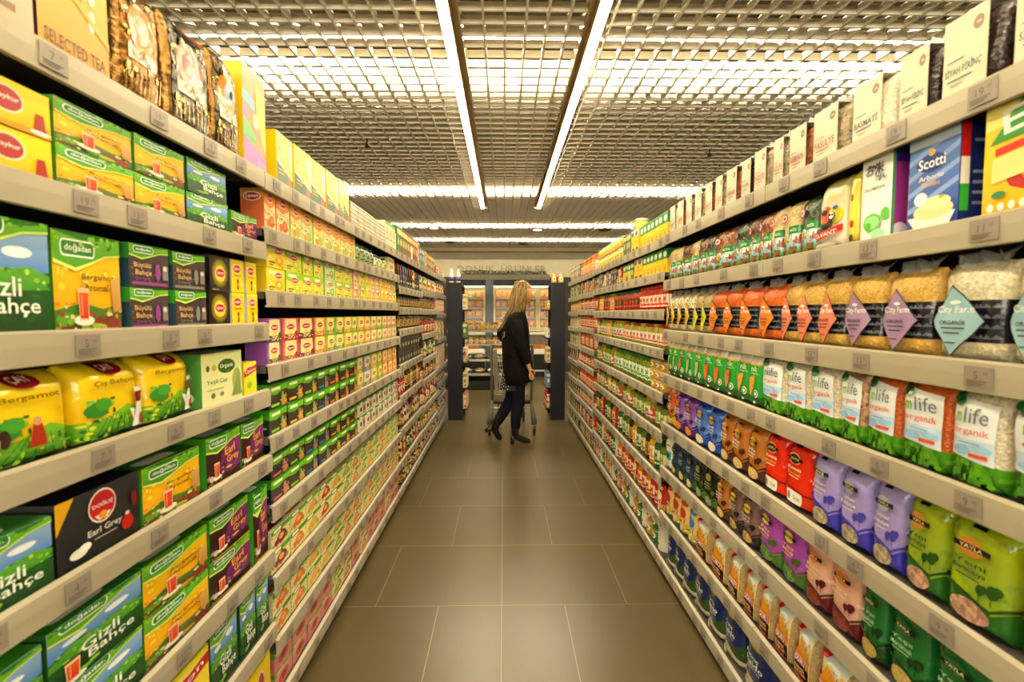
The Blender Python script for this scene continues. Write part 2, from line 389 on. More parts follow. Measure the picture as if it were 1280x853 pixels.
# open-cell grid ceiling: every blade is real, 45 mm tall
g = B(); c = .107; X0, X1, Y0, Y1 = -6.2, 6.2, -.9, 10.85
lamps = [(-.315, -.215), (.405, .505)]; LEND = 6.75
nx = int((X1-X0)/c); ny = int((Y1-Y0)/c)
for i in range(nx+1):
    x = X0+i*c; y0 = Y0
    if any(a-.012 < x < b+.012 for a, b in lamps): y0 = LEND
    g.box(x-.0055, x+.0055, y0, Y1, CEIL, CEIL+.042)
for j in range(ny+1):
    y = Y0+j*c; seg = [(X0, X1)] if y > LEND else [(X0, lamps[0][0]), (lamps[0][1], lamps[1][0]), (lamps[1][1], X1)]
    for a, b in seg: g.box(a, b, y-.0055, y+.0055, CEIL+.001, CEIL+.042)
struct(g.obj('ceiling', M_GRID))
for k, (a, b) in enumerate(lamps):
    lx = a if k == 0 else b-.05
    t = thing('linear_ceiling_lamp', ((a+b)/2, 3, CEIL), label='long %s strip light recessed in the grid ceiling' % ('left', 'right')[k], cat='ceiling lamp', group='strip lights over the aisle')
    q = (a+b)/2
    hs = B().box(a-q, a-q+.006, -3.9, LEND-3, -.012, .07).box(b-q-.006, b-q, -3.9, LEND-3, -.012, .07).box(a-q, b-q, -3.9, LEND-3, .07, .076).box(a-q, b-q, LEND-3.006, LEND-3, -.012, .07)
    ix = (lx+.05-q) if k == 0 else (lx-.006-q)
    hs.box(ix, ix+.006, -3.9, LEND-3, -.005, .07)
    hs.obj('lamp_housing', M_ALU, t)
    B().box(lx+.004-q, lx+.046-q, -3.9, LEND-3.01, -.016, .03).obj('lamp_diffuser', M_LAMP, t)
for n_, y in zip(('first', 'second', 'third', 'fourth', 'fifth'), (0.0, 2.87, 5.72, 8.0, 9.55)):
    t = thing('fluorescent_lamp', (0, y, CEIL), label='cross-aisle fluorescent row glowing above the ceiling grid, %s from the camera' % n_, cat='ceiling lamp', group='fluorescent rows above the grid')
    B().prism([(-.085, .13), (-.08, .13), (-.05, .185), (.05, .185), (.08, .13), (.085, .13), (.055, .19), (-.055, .19)], 'x', -6, 6).obj('reflector', M_WHITE, t)
    for x in (-5, -1.7, 1.7, 5): B().tube([(x, 0, .18), (x, 0, .76)], .005, 6).obj('suspension_rod', M_BLK, t)
    B().tube([(-6, 0, .15), (6, 0, .15)], .014, 8).obj('lamp_tube', M_TUBE, t)
for i, (x, y, nm) in enumerate([(-1.14, 4.15, 'left of the lamps'), (1.82, 4.35, 'right of the lamps'), (.43, 8.1, 'far off beyond the right lamp')]):
    t = thing('sprinkler_head', (x, y, CEIL), label='small dark sprinkler head hanging under the grid %s' % nm, cat='sprinkler', group='ceiling sprinklers')
    B().lathe([(.006, -.045), (.006, .03)], n=8).obj('pipe_stub', M_BLK, t); B().lathe([(.018, -.062), (.02, -.055), (.008, -.045)], n=10).obj('deflector', M_BLK, t)
for i, (x, y, lit, nm) in enumerate([(-1.18, 8.3, 1, 'lit, left'), (.58, 8.45, 1, 'lit, middle'), (1.75, 8.5, 0, 'unlit, right'), (-1.1, 10.0, 0, 'unlit, far left'), (.4, 10.2, 0, 'unlit, far middle')]):
    t = thing('recessed_downlight', (x, y, CEIL), label='round recessed downlight in the far ceiling, %s' % nm, cat='downlight', group='downlights in the far ceiling')
    B().lathe([(.075, -.012), (.11, -.006), (.11, .01)], n=20).obj('ring', M_DARKG if not lit else M_ALU, t)
    B().lathe([(.06, -.016), (.07, -.012)], n=16).obj('lens', M_TUBE if lit and 0 else (mat('lens_lit', '#ffffff', emis=(1, .85, .6), es=7) if lit else M_BLK), t)
# hanging cable seen against the far ceiling
tag(B().tube([(.11, 9.2, CEIL), (.11, 9.2, 2.62)], .006, 6).obj('hanging_cable', M_BLK), 'thin dark cable hanging from the far ceiling above the woman', 'cable')

# ------------------------------------------------------------------ shelving bays
XL, XR = -.75, .835
YB = [.57, 1.56, 2.54, 3.52, 4.51, 5.49, 6.3]
NTH = 'first second third fourth fifth sixth seventh eighth ninth tenth eleventh twelfth thirteenth fourteenth fifteenth sixteenth seventeenth eighteenth nineteenth twentieth'.split()
LEV = {('left', 0): [1.849, 1.624, 1.37, 1.158, .945, .629, .383, .10],
       ('left', 1): [1.846, 1.675, 1.475, 1.234, 1.0, .77, .531, .315, .115],
       ('left', 3): [1.846, 1.60, 1.447, 1.285, 1.024, .793, .542, .315, .115],
       ('left', 4): [1.846, 1.62, 1.444, 1.207, .97, .77, .52, .30, .115],
       ('left', 5): [1.846, 1.63, 1.40, 1.11, .77, .60, .42, .24, .10],
       ('right', 0): [1.81, 1.572, 1.315, 1.085, .826, .59, .345, .09],
       ('right', 2): [1.805, 1.622, 1.42, 1.21, .975, .765, .525, .305, .09],
       ('right', 4): [1.80, 1.61, 1.439, 1.256, 1.052, .866, .65, .471, .27, .09],
       ('right', 5): [1.80, 1.60, 1.42, 1.235, 1.03, .84, .63, .45, .255, .09]}
LEV['left', 2] = LEV['left', 1]; LEV['right', 1] = LEV['right', 0]; LEV['right', 3] = LEV['right', 2]
def fx(side, d): return (XL-d) if side == 'left' else (XR+d)        # d metres behind the rail front
_tags = {}
def tag_mesh(n, near, w):
    if (n, near) in _tags: return _tags[n, near]
    # local: x along shelf, faces -y
    b = B(); b.box(-w/2, w/2, -.0012, 0, .004, .042, mi=0)
    if near:
        a, c_ = n.split('.')
        for txt, cx, cz, h in ((a, -.004, .026, .014), (c_, .013, .030, .006)):
            vs, fs, wd, ht = text_geo(txt, .0); s = h/ht; V = [b.bm.verts.new((cx+x*s, -.0016, cz+y*s)) for x, y in vs]
            for f in fs:
                try: F = b.bm.faces.new([V[i] for i in f]); F.material_index = 1
                except ValueError: pass
        for k in range(3): b.box(-w*.4, w*(.1+.1*k), -.0018, -.0013, .008+k*.0035, .0095+k*.0035, mi=1)
    else: b.box(-w*.25, w*.25, -.0018, -.0013, .012, .034, mi=1)
    _tags[n, near] = b.mesh('price_tag', [M_TAG, M_INK if near else M_INK2]); return _tags[n, near]
def rail_mesh(L, mt):
    b = B(); pr = [(0, 0), (.004, -.002), (.012, 0), (.012, .004), (.006, .006), (.009, .046), (.016, .052), (.012, .056), (.0, .052), (-.001, .03)]
    # profile (y depth behind front, z); extrude along x
    b.prism([(y, z) for y, z in pr], 'x', -L/2, L/2); return b.mesh('price_rail', mt)
PRICES = ['13.25', '7.95', '5.90', '11.50', '4.75', '9.40', '15.90', '19.75', '12.60', '6.95']
BAYS = {}
for side in ('left', 'right'):
    s = -1 if side == 'left' else 1; rz = R(90) if side == 'left' else R(-90)
    X = XL if side == 'left' else XR
    for b in range(6):
        y0, y1 = YB[b], YB[b+1]; L = y1-y0-.004; ym = (y0+y1)/2; lev = LEV[side, b]
        t = thing('shelving_bay', (X, ym, 0), rz, label='%s bay of tall grey shelving on the %s of the aisle' % (NTH[b], side), cat='shelving', group='shelving along the %s side' % side)
        BAYS[side, b] = t
        B().box(-L/2, L/2, .46, .48, 0, 2.0).obj('back_panel', M_BACK, t)
        B().box(-L/2, L/2, .03, .046, 0, lev[-1]-.055).obj('kick_plate', M_BASE, t)
        for sx in (-1, 1): B().box(sx*(L/2-.014)-.012, sx*(L/2-.014)+.012, .425, .459, 0, 1.98).obj('upright', M_BACK, t)
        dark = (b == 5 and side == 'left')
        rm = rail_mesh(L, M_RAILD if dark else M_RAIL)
        for k, z in enumerate(lev):
            sh = B().box(-L/2+.002, L/2-.002, .016, .455, -.028, -.006).obj('shelf', M_SHELF, t, (0, 0, z))
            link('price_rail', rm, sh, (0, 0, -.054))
            rnd = random.Random(b*31+k*7+s); n = rnd.choice((5, 6, 7)) if b else 5
            for i in range(n):
                near = b < 1 or (b == 1 and side == 'right')
                m = tag_mesh(PRICES[rnd.randrange(10)], near, .052)
                o = link('price_tag', m, sh, (-L/2+L*(i+.25+.5*rnd.random())/n, -.0022, -.052+.002))
                o.rotation_euler = (0, 0, 0)
        if b in (0, 2, 3):
            pass

# ------------------------------------------------------------------ product kinds
def LOGO(a, cx, cy, rx, ry, txt='Lipton', c='#c8202a', h=None):
    a.e(cx, cy, rx*1.12, ry*1.25, '#f6e9c0'); a.e(cx, cy, rx, ry, c)
    if txt: a.t(txt, cx, cy, ry*1.0, '#ffffff', rx*1.5)
    return a
def glass(a, x, y, w, h, tea='#c43a1e'):
    a.e(x, y, w*1.35, h*.16, '#efe9dc', 14).p([(x-w*.6, y), (x-w*.75, y+h), (x+w*.75, y+h), (x+w*.6, y)], '#f2c7a0').p([(x-w*.52, y+.02), (x-w*.62, y+h*.85), (x+w*.62, y+h*.85), (x+w*.52, y+.02)], tea, '#e2622f')
    a.r(x-w*.35, y+h*.15, x-w*.2, y+h*.8, '#f0a27c'); return a
def greentop(a, y=.62, pill=True, txt='doğadan'):
    a.p([(0, 1), (0, y), (.12, y-.02), (.3, y-.07), (.5, y-.0), (.75, y+.1), (1, y+.13), (1, 1)], '#4d9a26', '#7cc035')
    a.p([(0, y+.04), (0, y), (.12, y-.02), (.3, y-.07), (.5, y), (.75, y+.1), (1, y+.13), (1, y+.15), (.75, y+.12), (.5, y+.03), (.3, y-.03), (.12, y+.01)], '#d9ec7a')
    a.p([(.0, .99), (.4, .93), (.8, .96), (1, .99), (1, 1), (0, 1)], '#2f7a1c')
    if pill: a.pill(.34, y+.16, .25, .085, '#ffffff', .5); a.pill(.34, y+.16, .235, .068, '#3a8a2b', .5); a.t(txt, .34, y+.16, .085, '#ffffff', .38)
    return a
def a_garden(big=False):
    a = Art().r(0, 0, 1, 1, '#1d4a20', '#2f6f2a').p([(0, .5), (.3, .62), (.6, .5), (1, .56), (1, 1), (0, 1)], '#4d86c8', '#a9c9ea')
    a.e(.7, .72, .14, .05, '#f4f7fb').e(.25, .66, .12, .04, '#e9eff7').p([(0, .48), (.25, .6), (.5, .55), (.8, .6), (1, .52), (1, .4), (0, .35)], '#3f8f2e', '#6fae3a')
    a.busy(0, .38, 1, .58, ['#8cc040', '#5aa030', '#2c6a24', '#b8d860'], 26, 3).r(0, .0, 1, .38, '#17401f', '#245e26').busy(0, 0, 1, .36, ['#245a28', '#2f7030', '#123418'], 24, 5, .05); greentop(a, .78, True).busy(.0, .93, 1, 1, ['#8cd040', '#3a8a24'], 14, 6)
    a.t('Gizli', .5, .42, .17, '#f2f4ea', .42).t('Bahçe', .62, .24, .17, '#f2f4ea', .52).e(.3, .1, .1, .035, '#79b536').e(.42, .13, .06, .03, '#93c94a')
    if big: glass(a, .2, .06, .1, .3)
    return a
def a_yellow(v=0):
    a = Art().r(0, 0, 1, 1, '#e8a712', '#f6cf1c').p([(0, 0), (1, 0), (1, .3), (.7, .24), (.4, .3), (0, .22)], '#6b2a1c', '#3f8f2e')
    a.e(.75, .1, .22, .07, '#8c3a2c').e(.15, .13, .14, .07, '#5aa02c').e(.55, .05, .2, .04, '#93c94a').busy(0, 0, 1, .3, ['#a8442c', '#d88a3a', '#7ab83a', '#4a1c14', '#e8d0a0', '#3f7a24'], 46, 8).busy(.05, .42, .95, .66, ['#f8e46a', '#e0a818', '#f6d84a'], 20, 9, .04); greentop(a, .68).busy(0, .86, 1, 1, ['#8cd040', '#3a8a24', '#a8dc60'], 16, 6)
    a.t('Bergamot', .62, .56, .075, '#7a5a14', .5).t('Aromalı', .6, .46, .07, '#7a5a14', .4)
    a.p([(.84, .2), (.98, .22), (.96, .6), (.82, .56)], '#b98a4a', '#d9b06a'); glass(a, .38, .12, .11, .33); return a
def a_earl(v=0):
    a = Art().r(0, 0, 1, 1, '#2a1512', '#4a2026').p([(.32, .2), (.5, .75), (1, .85), (1, .2), (.7, .12)], '#6e1f63', '#8c2f7c').busy(0, .02, .5, .3, ['#7a3a2c', '#c9a23a', '#8cb040', '#c8b8a0', '#1a0c0a'], 24, 4).busy(.4, .2, .95, .7, ['#8c3f84', '#5a1850'], 16, 5, .05); greentop(a, .68).busy(0, .86, 1, 1, ['#8cd040', '#3a8a24'], 12, 6)
    a.t('Earl', .66, .6, .17, '#f0b23c', .3, .1).t('Grey', .74, .4, .18, '#f0b23c', .36, .1).e(.62, .24, .1, .025, '#d9b42c')
    glass(a, .26, .14, .1, .3).e(.1, .16, .06, .06, '#d0c6b8').r(0, 0, 1, .03, '#c9a23a'); return a
def a_buyulu(c='#9a4a9a'):
    a = Art().r(0, 0, 1, 1, '#3d3236', '#544448').busy(0, .03, 1, .6, ['#5c4c50', '#2c2428', '#7a6a6a', c], 34, 7).r(.05, .05, .95, .12, c); greentop(a, .72)
    a.t('Büyülü', .3, .5, .15, '#d9b476', .42).t('Bahçe', .32, .33, .15, '#d9b476', .4).t('Papatya', .3, .2, .07, c, .36)
    a.pill(.68, .38, .07, .2, c, .3).r(.8, .2, .95, .56, '#8c8078').e(.87, .48, .05, .06, '#d8d0c4'); return a
def a_herb(c='#e07a2a', c2='#d9a23a'):
    a = Art().r(0, 0, 1, 1, '#37302a', '#4a4238')
    for k in range(5): a.r(.06+.11*k, .1, .1+.11*k, .62, '#5c5346')
    a.p([(0, .6), (0, 1), (1, 1), (1, .66), (.72, .66), (.4, .52)], '#5fae1e', '#8fd02c').p([(0, .92), (.5, .88), (1, .92), (1, 1), (0, 1)], '#3a8f2a')
    a.pill(.36, .77, .24, .06, '#eef6dc', .5).r(.62, .0, .8, .6, '#8c7c60').busy(.55, .02, .98, .5, [c, c2, '#d8c8a0', '#2c241c', '#8cb040'], 26, 16, .05).r(.7, .03, .76, .55, '#c9b68e').e(.8, .18, .14, .12, c2).e(.78, .34, .1, .09, c).pill(.3, .13, .22, .055, c, .5); return a
def a_lip(c='#8a4fa0', c2='#f6e27a', acc='#d98a2a'):
    a = Art().r(0, 0, 1, 1, c).g(.5, .52, .5, .6, '#fff3b4', c).r(.16, .04, .86, .96, '#f6ecc4', c2).g(.5, .42, .3, .3, '#ffd23a', '#f6e9b0')
    LOGO(a, .5, .6, .24, .13).e(.2, .14, .15, .12, acc).e(.84, .2, .12, .2, acc).busy(0, 0, 1, .26, [acc, c, '#f2e8c0', '#6a7a3a', '#c8583a'], 26, 12, .05).r(.3, .22, .74, .26, '#a8a07c').r(.35, .15, .7, .18, '#b9b28c'); return a
def a_lipblack():
    return LOGO(Art().r(0, 0, 1, 1, '#16120c').g(.5, .52, .42, .44, '#ffe640', '#16120c').e(.5, .5, .25, .24, '#f8dc30'), .5, .52, .22, .12).t('Earl Grey', .5, .27, .07, '#4a8030', .5).r(.08, .03, .4, .06, '#b9a878')
def a_lipyel(c='#f4d40e'):
    a = Art().r(0, 0, 1, 1, c).r(0, .92, 1, 1, '#ffe94a'); LOGO(a, .45, .72, .3, .12).r(.2, .5, .75, .53, '#a87a1a').e(.48, .35, .08, .07, '#7a3a14').p([(.4, .1), (.56, .1), (.5, .3), (.46, .3)], '#8a4a18').e(.78, .25, .07, .06, '#fff6c8'); return a
def a_lemon():
    return LOGO(Art().r(0, 0, 1, 1, '#f2dc18', '#f7ea4a').e(.5, .4, .3, .16, '#cfe03a'), .5, .75, .34, .1, 'Lipton').p([(0, .55), (1, .72), (1, .9), (0, .73)], '#c8202a').t('Lipton', .5, .725, .13, '#ffffff', .8, .14).e(.4, .3, .2, .1, '#9fc23a')
def a_dogus():
    a = Art().r(0, 0, 1, 1, '#1f2022', '#34363a').p([(0, 1), (.2, 1), (0, .55)], '#e8b41c')
    for i in range(12): a.e(.1+.8*((i*37) % 100)/100, .1+.8*((i*53) % 100)/100, .012, .012, '#3c3e42', 6)
    a.e(.5, .72, .17, .25, '#f1e8dc').e(.5, .72, .155, .225, '#c4202c').p([(.4, .6), (.6, .6), (.55, .52), (.45, .52)], '#f1e8dc').e(.5, .58, .05, .06, '#e8a81c').t('DOĞUŞ', .5, .74, .09, '#ffffff', .25)
    a.t('Earl Grey', .52, .37, .12, '#e2dcd0', .42).r(.38, .26, .66, .28, '#a8a39a').e(.8, .28, .08, .12, '#b82018').e(.8, .42, .03, .03, '#d8d0c4').e(.2, .2, .1, .07, '#e8e6e0').e(.27, .24, .07, .06, '#f4f2ec').e(.9, .6, .04, .12, '#7a1c14').r(0, 0, 1, .02, '#55524c'); return a
def a_yelbag(v=0):
    a = Art().r(0, 0, 1, 1, '#f2c40c', '#fade20').p([(0, 0), (1, 0), (1, .32), (.7, .42), (.4, .3), (0, .28)], '#4a9a22', '#8cc43a')
    a.busy(0, 0, 1, .3, ['#2f7a1a', '#a8d848', '#6ab030', '#e8d83a'], 50, 21, .035).busy(.1, .34, .5, .55, ['#2c6a20', '#5aa83a', '#8cc850'], 30, 22, .04)
    for k in range(6): a.p([(.1+.12*k, .02), (.13+.12*k, .02), (.42+.05*k, .32), (.41+.05*k, .32)], '#2f7a1a')
    a.e(.22, .42, .16, .1, '#3a8428').e(.3, .48, .12, .08, '#4a9a30').e(.5, .93, .18, .09, '#8c1f22').t('ÇAY', .5, .93, .08, '#f6e6d0', .2)
    a.t('Bergamot' if v else 'Çay Bahçesi', .5, .74, .08, '#8a6a10', .66)
    if v == 2: a.e(.2, .35, .05, .1, '#3a2a20').e(.12, .32, .04, .09, '#e8e0d0').p([(.42, .2), (.6, .2), (.56, .45), (.48, .45)], '#a8381c').e(.52, .48, .04, .05, '#c99a6a').r(0, .18, .98, .2, '#6fae3a')
    else: a.p([(.72, .1), (.98, .1), (.94, .42), (.98, .62), (.8, .62), (.82, .42)], '#f4efe6').r(.8, .42, .97, .56, '#8c2420').p([(.66, .36), (.74, .2), (.76, .34)], '#f4efe6').p([(.84, .12), (.94, .12), (.92, .26), (.86, .26)], '#a8281c')
    return a
def a_organik():
    return Art().r(0, 0, 1, 1, '#e6e6b4', '#d8dca0').e(.6, .72, .22, .14, '#4a7030').t('Organik', .6, .72, .1, '#f0f0d8', .34).e(.14, .72, .04, .06, '#5c6a4a').e(.28, .72, .05, .06, '#c2c23a').e(.85, .4, .12, .25, '#a8b86a').p([(.7, .1), (.98, .1), (.9, .6)], '#8ca050').t('Yeşil Çay', .35, .45, .1, '#8a9a50', .5).e(.24, .2, .05, .05, '#6a7a4a').e(.45, .2, .05, .04, '#8a94a0').r(.1, .3, .5, .32, '#a8b080')
def a_fruit(c='#e8722a', c2='#f6d9a0', f='#d9401c'):
    a = Art().r(0, 0, 1, 1, c2).p([(0, .66), (.5, .56), (1, .7), (1, 1), (0, 1)], c, '#f2b01c'); LOGO(a, .5, .82, .24, .1); a.busy(0, .02, 1, .5, [f, c, '#f8ecc8', '#a8c050', '#e8b070'], 30, 14, .05)
    return a.e(.62, .25, .2, .15, f).e(.62, .27, .1, .08, '#f6a050').e(.3, .2, .14, .1, c).e(.35, .42, .12, .03, '#8cb840').r(.2, .5, .7, .53, '#d8b88a')
def a_small(c='#e6dd3a', c2='#9cc040', f='#d9802a'):
    a = Art().r(0, 0, 1, 1, c).busy(0, .04, 1, .5, [f, '#f6ec9a', c2, '#8a9a3a', '#f4e8d0'], 34, 13, .05).p([(0, .62), (.4, .52), (1, .7), (1, 1), (0, 1)], c2); a.pill(.38, .82, .24, .07, '#eef4d8', .5)
    return a.e(.68, .32, .22, .2, f).e(.66, .34, .1, .1, '#f6e07a').r(.1, .2, .45, .25, '#7a6a3a').r(.1, .1, .35, .14, '#8a7a4a')
def a_fruitflat(c='#c83a2a', c2='#ecdc98'):
    a = Art().r(0, 0, 1, 1, c2, '#e8d9a0').busy(0, .04, 1, .8, [c, '#f2ecd0', '#8cb040', '#d8b060', '#e8cc80'], 40, 15, .06).r(0, .78, 1, 1, '#5aa32a').e(.55, .42, .26, .28, c).e(.52, .46, .14, .14, '#f2b06a').e(.26, .3, .12, .14, c).pill(.3, .9, .2, .06, '#f4f8e8', .4).e(.8, .3, .08, .12, '#7ab83a'); return a
def a_kraft(c='#c9a878'):
    a = Art().r(0, 0, 1, 1, '#e9e6d8').r(0, .8, 1, 1, '#6aa83a').r(.5, .08, .94, .74, c).e(.72, .42, .14, .18, '#8a5a30').pill(.28, .88, .2, .06, '#f6f8ee', .4).e(.26, .45, .14, .16, '#5a4030').r(.1, .12, .42, .16, '#8a8470'); return a
# --- pulses and rice
TREE = lambda a, x, y, s, c: a.e(x, y, .07*s, .05*s, c, 10).e(x+.05*s, y+.02*s, .05*s, .035*s, c, 10).r(x-.008, y-.1*s, x+.008, y, c)
def a_rice(c, c2, tree, oval, name=('Osmancık', 'Pirinç'), win='G#d9cba8', badge='#e0b040', tc='#f4ecd8', red=False):
    a = Art().r(0, 0, 1, 1, c2, c).r(0, .88, 1, 1, c)
    a.busy(0, .3, 1, .9, [c, c2], 22, 23, .06)
    if not red:
        a.p([(0, 0), (1, 0), (1, .3), (.8, .22), (.4, .3), (0, .36)], oval).e(.45, .16, .33, .1, win)
        TREE(a, .62, .4, 1, tree); TREE(a, .8, .43, 1.25, tree); a.p([(0, .36), (.4, .3), (.8, .24), (1, .32), (1, .35), (.8, .27), (.4, .33), (0, .39)], tree)
    else: a.pill(.42, .17, .34, .09, '#f4eee0', .8).e(.22, .17, .06, .06, '#8a8a84').t('Dost', .56, .17, .06, '#8a8a84', .26).p([(.0, .3), (1, .24), (1, .27), (0, .33)], '#8c1410')
    a.e(.44, .74, .22, .085, badge).e(.44, .74, .2, .07, '#1c1a14' if red else badge).r(.18, .715, .76, .765, '#17140f').t('YAYLA', .46, .74, .034, '#e8d9a0', .34)
    a.t(name[0], .46, .6, .05, tc, .5).t(name[1], .46, .53, .055, '#f0a828' if red else tc, .52).r(.25, .47, .65, .48, tc).pill(.5, .93, .12, .015, '#1a1612', .5)
    return a
def a_duru():
    a = Art().r(0, 0, 1, 1, '#2a120c', '#3a1c10').r(0, .44, .9, 1, '#f0d28a', '#cfe0e0').e(.45, .78, .22, .08, '#e8f0f0')
    a.busy(0, .44, .88, .8, ['#f0c850', '#e8a820', '#c88010', '#f6e0a0'], 60, 17, .035)
    for k in range(7): a.p([(.02+.1*k, .42), (.1+.1*k, .42), (.3+.07*k, .72-.02*k), (.24+.07*k, .74-.02*k)], '#e6a01e')
    a.busy(0, 0, .88, .3, ['#7a2c18', '#4a2010', '#a83c20', '#1c0c08'], 36, 18, .05).p([(.0, .42), (.9, .3), (.9, .45), (.0, .56)], '#d98a14').r(.05, .32, .72, .44, '#f4ece0').r(.07, .33, .7, .43, '#b81c20').t('DURU', .385, .38, .075, '#ffffff', .52)
    a.t('Pilavlık', .4, .25, .05, '#e8c070', .5).t('BULGUR', .42, .18, .06, '#e8c070', .56).e(.3, .08, .25, .05, '#a02018').e(.62, .07, .2, .04, '#b84028')
    a.r(.9, 0, 1, 1, 'G#b39a68').r(.885, 0, .9, 1, '#f0e2b0').p([(.06, .98), (.3, .98), (.26, .88), (.1, .88)], '#c02024'); return a
def a_baldo():
    a = Art().r(0, 0, 1, 1, '#152a5c', '#1c356e').p([(0, 0), (1, 0), (1, .26), (.6, .2), (.3, .24), (0, .3)], 'G#d8ccb0').p([(.55, .2), (1, .12), (1, .4), (.75, .3)], '#3a5a24')
    a.t('Pirinç', .4, .56, .07, '#f0ece0', .46).t('Baldo', .48, .47, .085, '#f0ece0', .56).t('Baldo Rice', .5, .4, .035, '#c9d2e8', .42)
    a.e(.48, .8, .3, .11, '#4a6a20').e(.48, .8, .26, .085, '#e0b428').r(.2, .775, .76, .825, '#16140f').t('YAYLA', .48, .8, .036, '#e8d9a0', .34).e(.3, .12, .12, .07, '#cfc4a8').e(.3, .12, .1, .055, '#8a7a58').e(.3, .12, .085, .045, '#d8ccb0'); return a
def a_diamond(gr, dc, blk='#23242e'):
    a = Art().r(0, 0, 1, 1, gr).r(0, .2, 1, .62, blk)
    for i in range(5):
        for j in range(4): a.p([(.5+.1*i, .24+.1*j), (.54+.1*i, .27+.1*j), (.58+.1*i, .24+.1*j), (.58+.1*i, .252+.1*j), (.54+.1*i, .282+.1*j), (.5+.1*i, .252+.1*j)], '#6a6c7c')
    a.p([(.02, .41), (.36, .04), (.86, .41), (.36, .78)], '#3a3430').p([(.035, .41), (.36, .06), (.84, .41), (.36, .76)], dc)
    a.t('City Farm', .4, .52, .09, '#f4f0e6', .56).t('ORGANİK', .38, .4, .055, '#3a3430', .42).r(.2, .33, .58, .345, '#4a4440').r(.24, .28, .52, .295, '#4a4440').r(.28, .18, .46, .195, '#5a544c').e(.42, .6, .08, .02, '#f4f0e6', 8)
    return a
def a_mlife(g='G#e8dcc0'):
    a = Art().r(0, 0, 1, 1, '#3f8a1c', '#8cc832').p([(0, .3), (.3, .34), (.6, .3), (1, .26), (1, 1), (0, 1)], g)
    for k in range(7): a.p([(.08+.13*k, .0), (.15+.13*k, .0), (.36+.045*k, .25), (.34+.045*k, .25)], '#2c6414')
    a.busy(0, 0, 1, .28, ['#4c9020', '#6aa824', '#5a9c20'], 40, 19, .06).p([(.04, .32), (.9, .27), (.9, .5), (.05, .5)], '#e6eef4', '#c4dcf0').p([(.05, .5), (.9, .5), (.9, .87), (.05, .93)], '#e8f0f6', '#f4f4f0').e(.3, .38, .2, .05, '#9cc6ea').e(.7, .42, .18, .04, '#a8d0ee')
    a.t('m', .24, .72, .1, '#8cc832', .15, 0, .02).t('life', .58, .75, .16, '#7a8288', .42, 0, 0).t('organik', .5, .58, .09, '#e8623c', .66, 0, .0).r(.5, .33, .84, .37, '#e05a28').r(.3, .46, .7, .475, '#8ab4d8').r(.35, .43, .6, .44, '#9cc0dc')
    a.e(.22, .88, .12, .05, '#1f6a2c').e(.1, .93, .08, .05, '#2c7a34'); return a
def a_greenpack(c='G#e0a04a'):
    a = Art().r(0, 0, 1, 1, '#2a5a20', '#2f9c34').r(0, .2, 1, .82, '#259a38', '#2fae3a').r(0, .82, 1, .97, '#f0ead8').r(0, .8, 1, .83, '#f0b428').t('nik', .55, .73, .11, '#dff0c8', .5).t('organik', .6, .64, .045, '#cfe8b8', .6)
    return a.p([(.12, .55), (.62, .6), (.5, .36), (.3, .2), (.2, .3)], c).e(.75, .26, .15, .075, '#f4f4f0').e(.75, .26, .12, .06, '#5a6a6a').e(.75, .26, .07, .035, '#f4f4f0').e(.7, .1, .1, .02, '#d8e8d0')
def a_reis(g='G#d8bc88'):
    a = Art().r(0, 0, 1, 1, g).r(0, 0, 1, .42, '#3f9a50', '#b8d8c0').p([(0, .4), (.3, .45), (.6, .38), (1, .46), (1, .2), (0, .2)], '#a8c8e8', '#dce8f0').e(.2, .34, .2, .08, '#e0c23a').e(.75, .36, .2, .06, '#f0f4f4').busy(0, 0, 1, .42, ['#6a3a28', '#7a8a3a', '#b8d8c0', '#3f8a50', '#e8e0d0', '#a84a38'], 46, 20, .05).r(.5, .42, 1, .56, '#2a8a3a').t('REİS', .75, .49, .06, '#e8f4e0', .32)
    return a.e(.25, .1, .18, .06, '#6a3a28').e(.55, .08, .2, .05, '#7a8a3a').e(.8, .14, .14, .05, '#8a5a38').e(.28, .72, .16, .085, '#d8404a').e(.28, .72, .12, .06, '#f0e0d8').e(.28, .72, .07, .035, '#d8404a')
def a_card(gr, txt='PİRİNÇ', c='#4aa0a0'):
    return Art().r(0, 0, 1, 1, gr)
def a_cardf(txt='YAMAN PİRİNÇ', c='#5aa8a4'):
    return Art().r(0, 0, 1, 1, '#d2c8ae').e(.8, .82, .12, .09, '#8a7458').r(.76, .81, .86, .83, '#d2c8ae').t(txt, .48, .33, .15, c, .84, .0, .012).r(.12, .2, .7, .22, c).r(.2, .13, .5, .15, '#9a927a').r(.1, .46, .5, .475, c)
def a_ebru():
    a = Art().r(0, 0, 1, 1, '#f0b412', '#f8dc3a').p([(.0, .72), (1, .85), (1, .95), (0, 1)], '#f8ec8a').e(.75, .28, .55, .14, '#b8281c').e(.8, .3, .48, .11, '#e89a3a').e(.7, .34, .1, .04, '#5aa82c')
    a.p([(.05, .6), (.35, .98), (1, 1), (1, .72), (.4, .62)], '#3a9a30').t('Ebru', .55, .8, .2, '#f8f8f0', .8, .12).p([(.1, .56), (1, .66), (1, .6), (.1, .5)], '#d83a28').p([(.08, .28), (.42, .32), (.42, .52), (.08, .48)], '#f0d890')
    for k in range(5): a.e(.08+.09*k, .08, .03, .035, '#f8f4e0', 8)
    return a.e(.15, .18, .06, .03, '#3a8a5a')
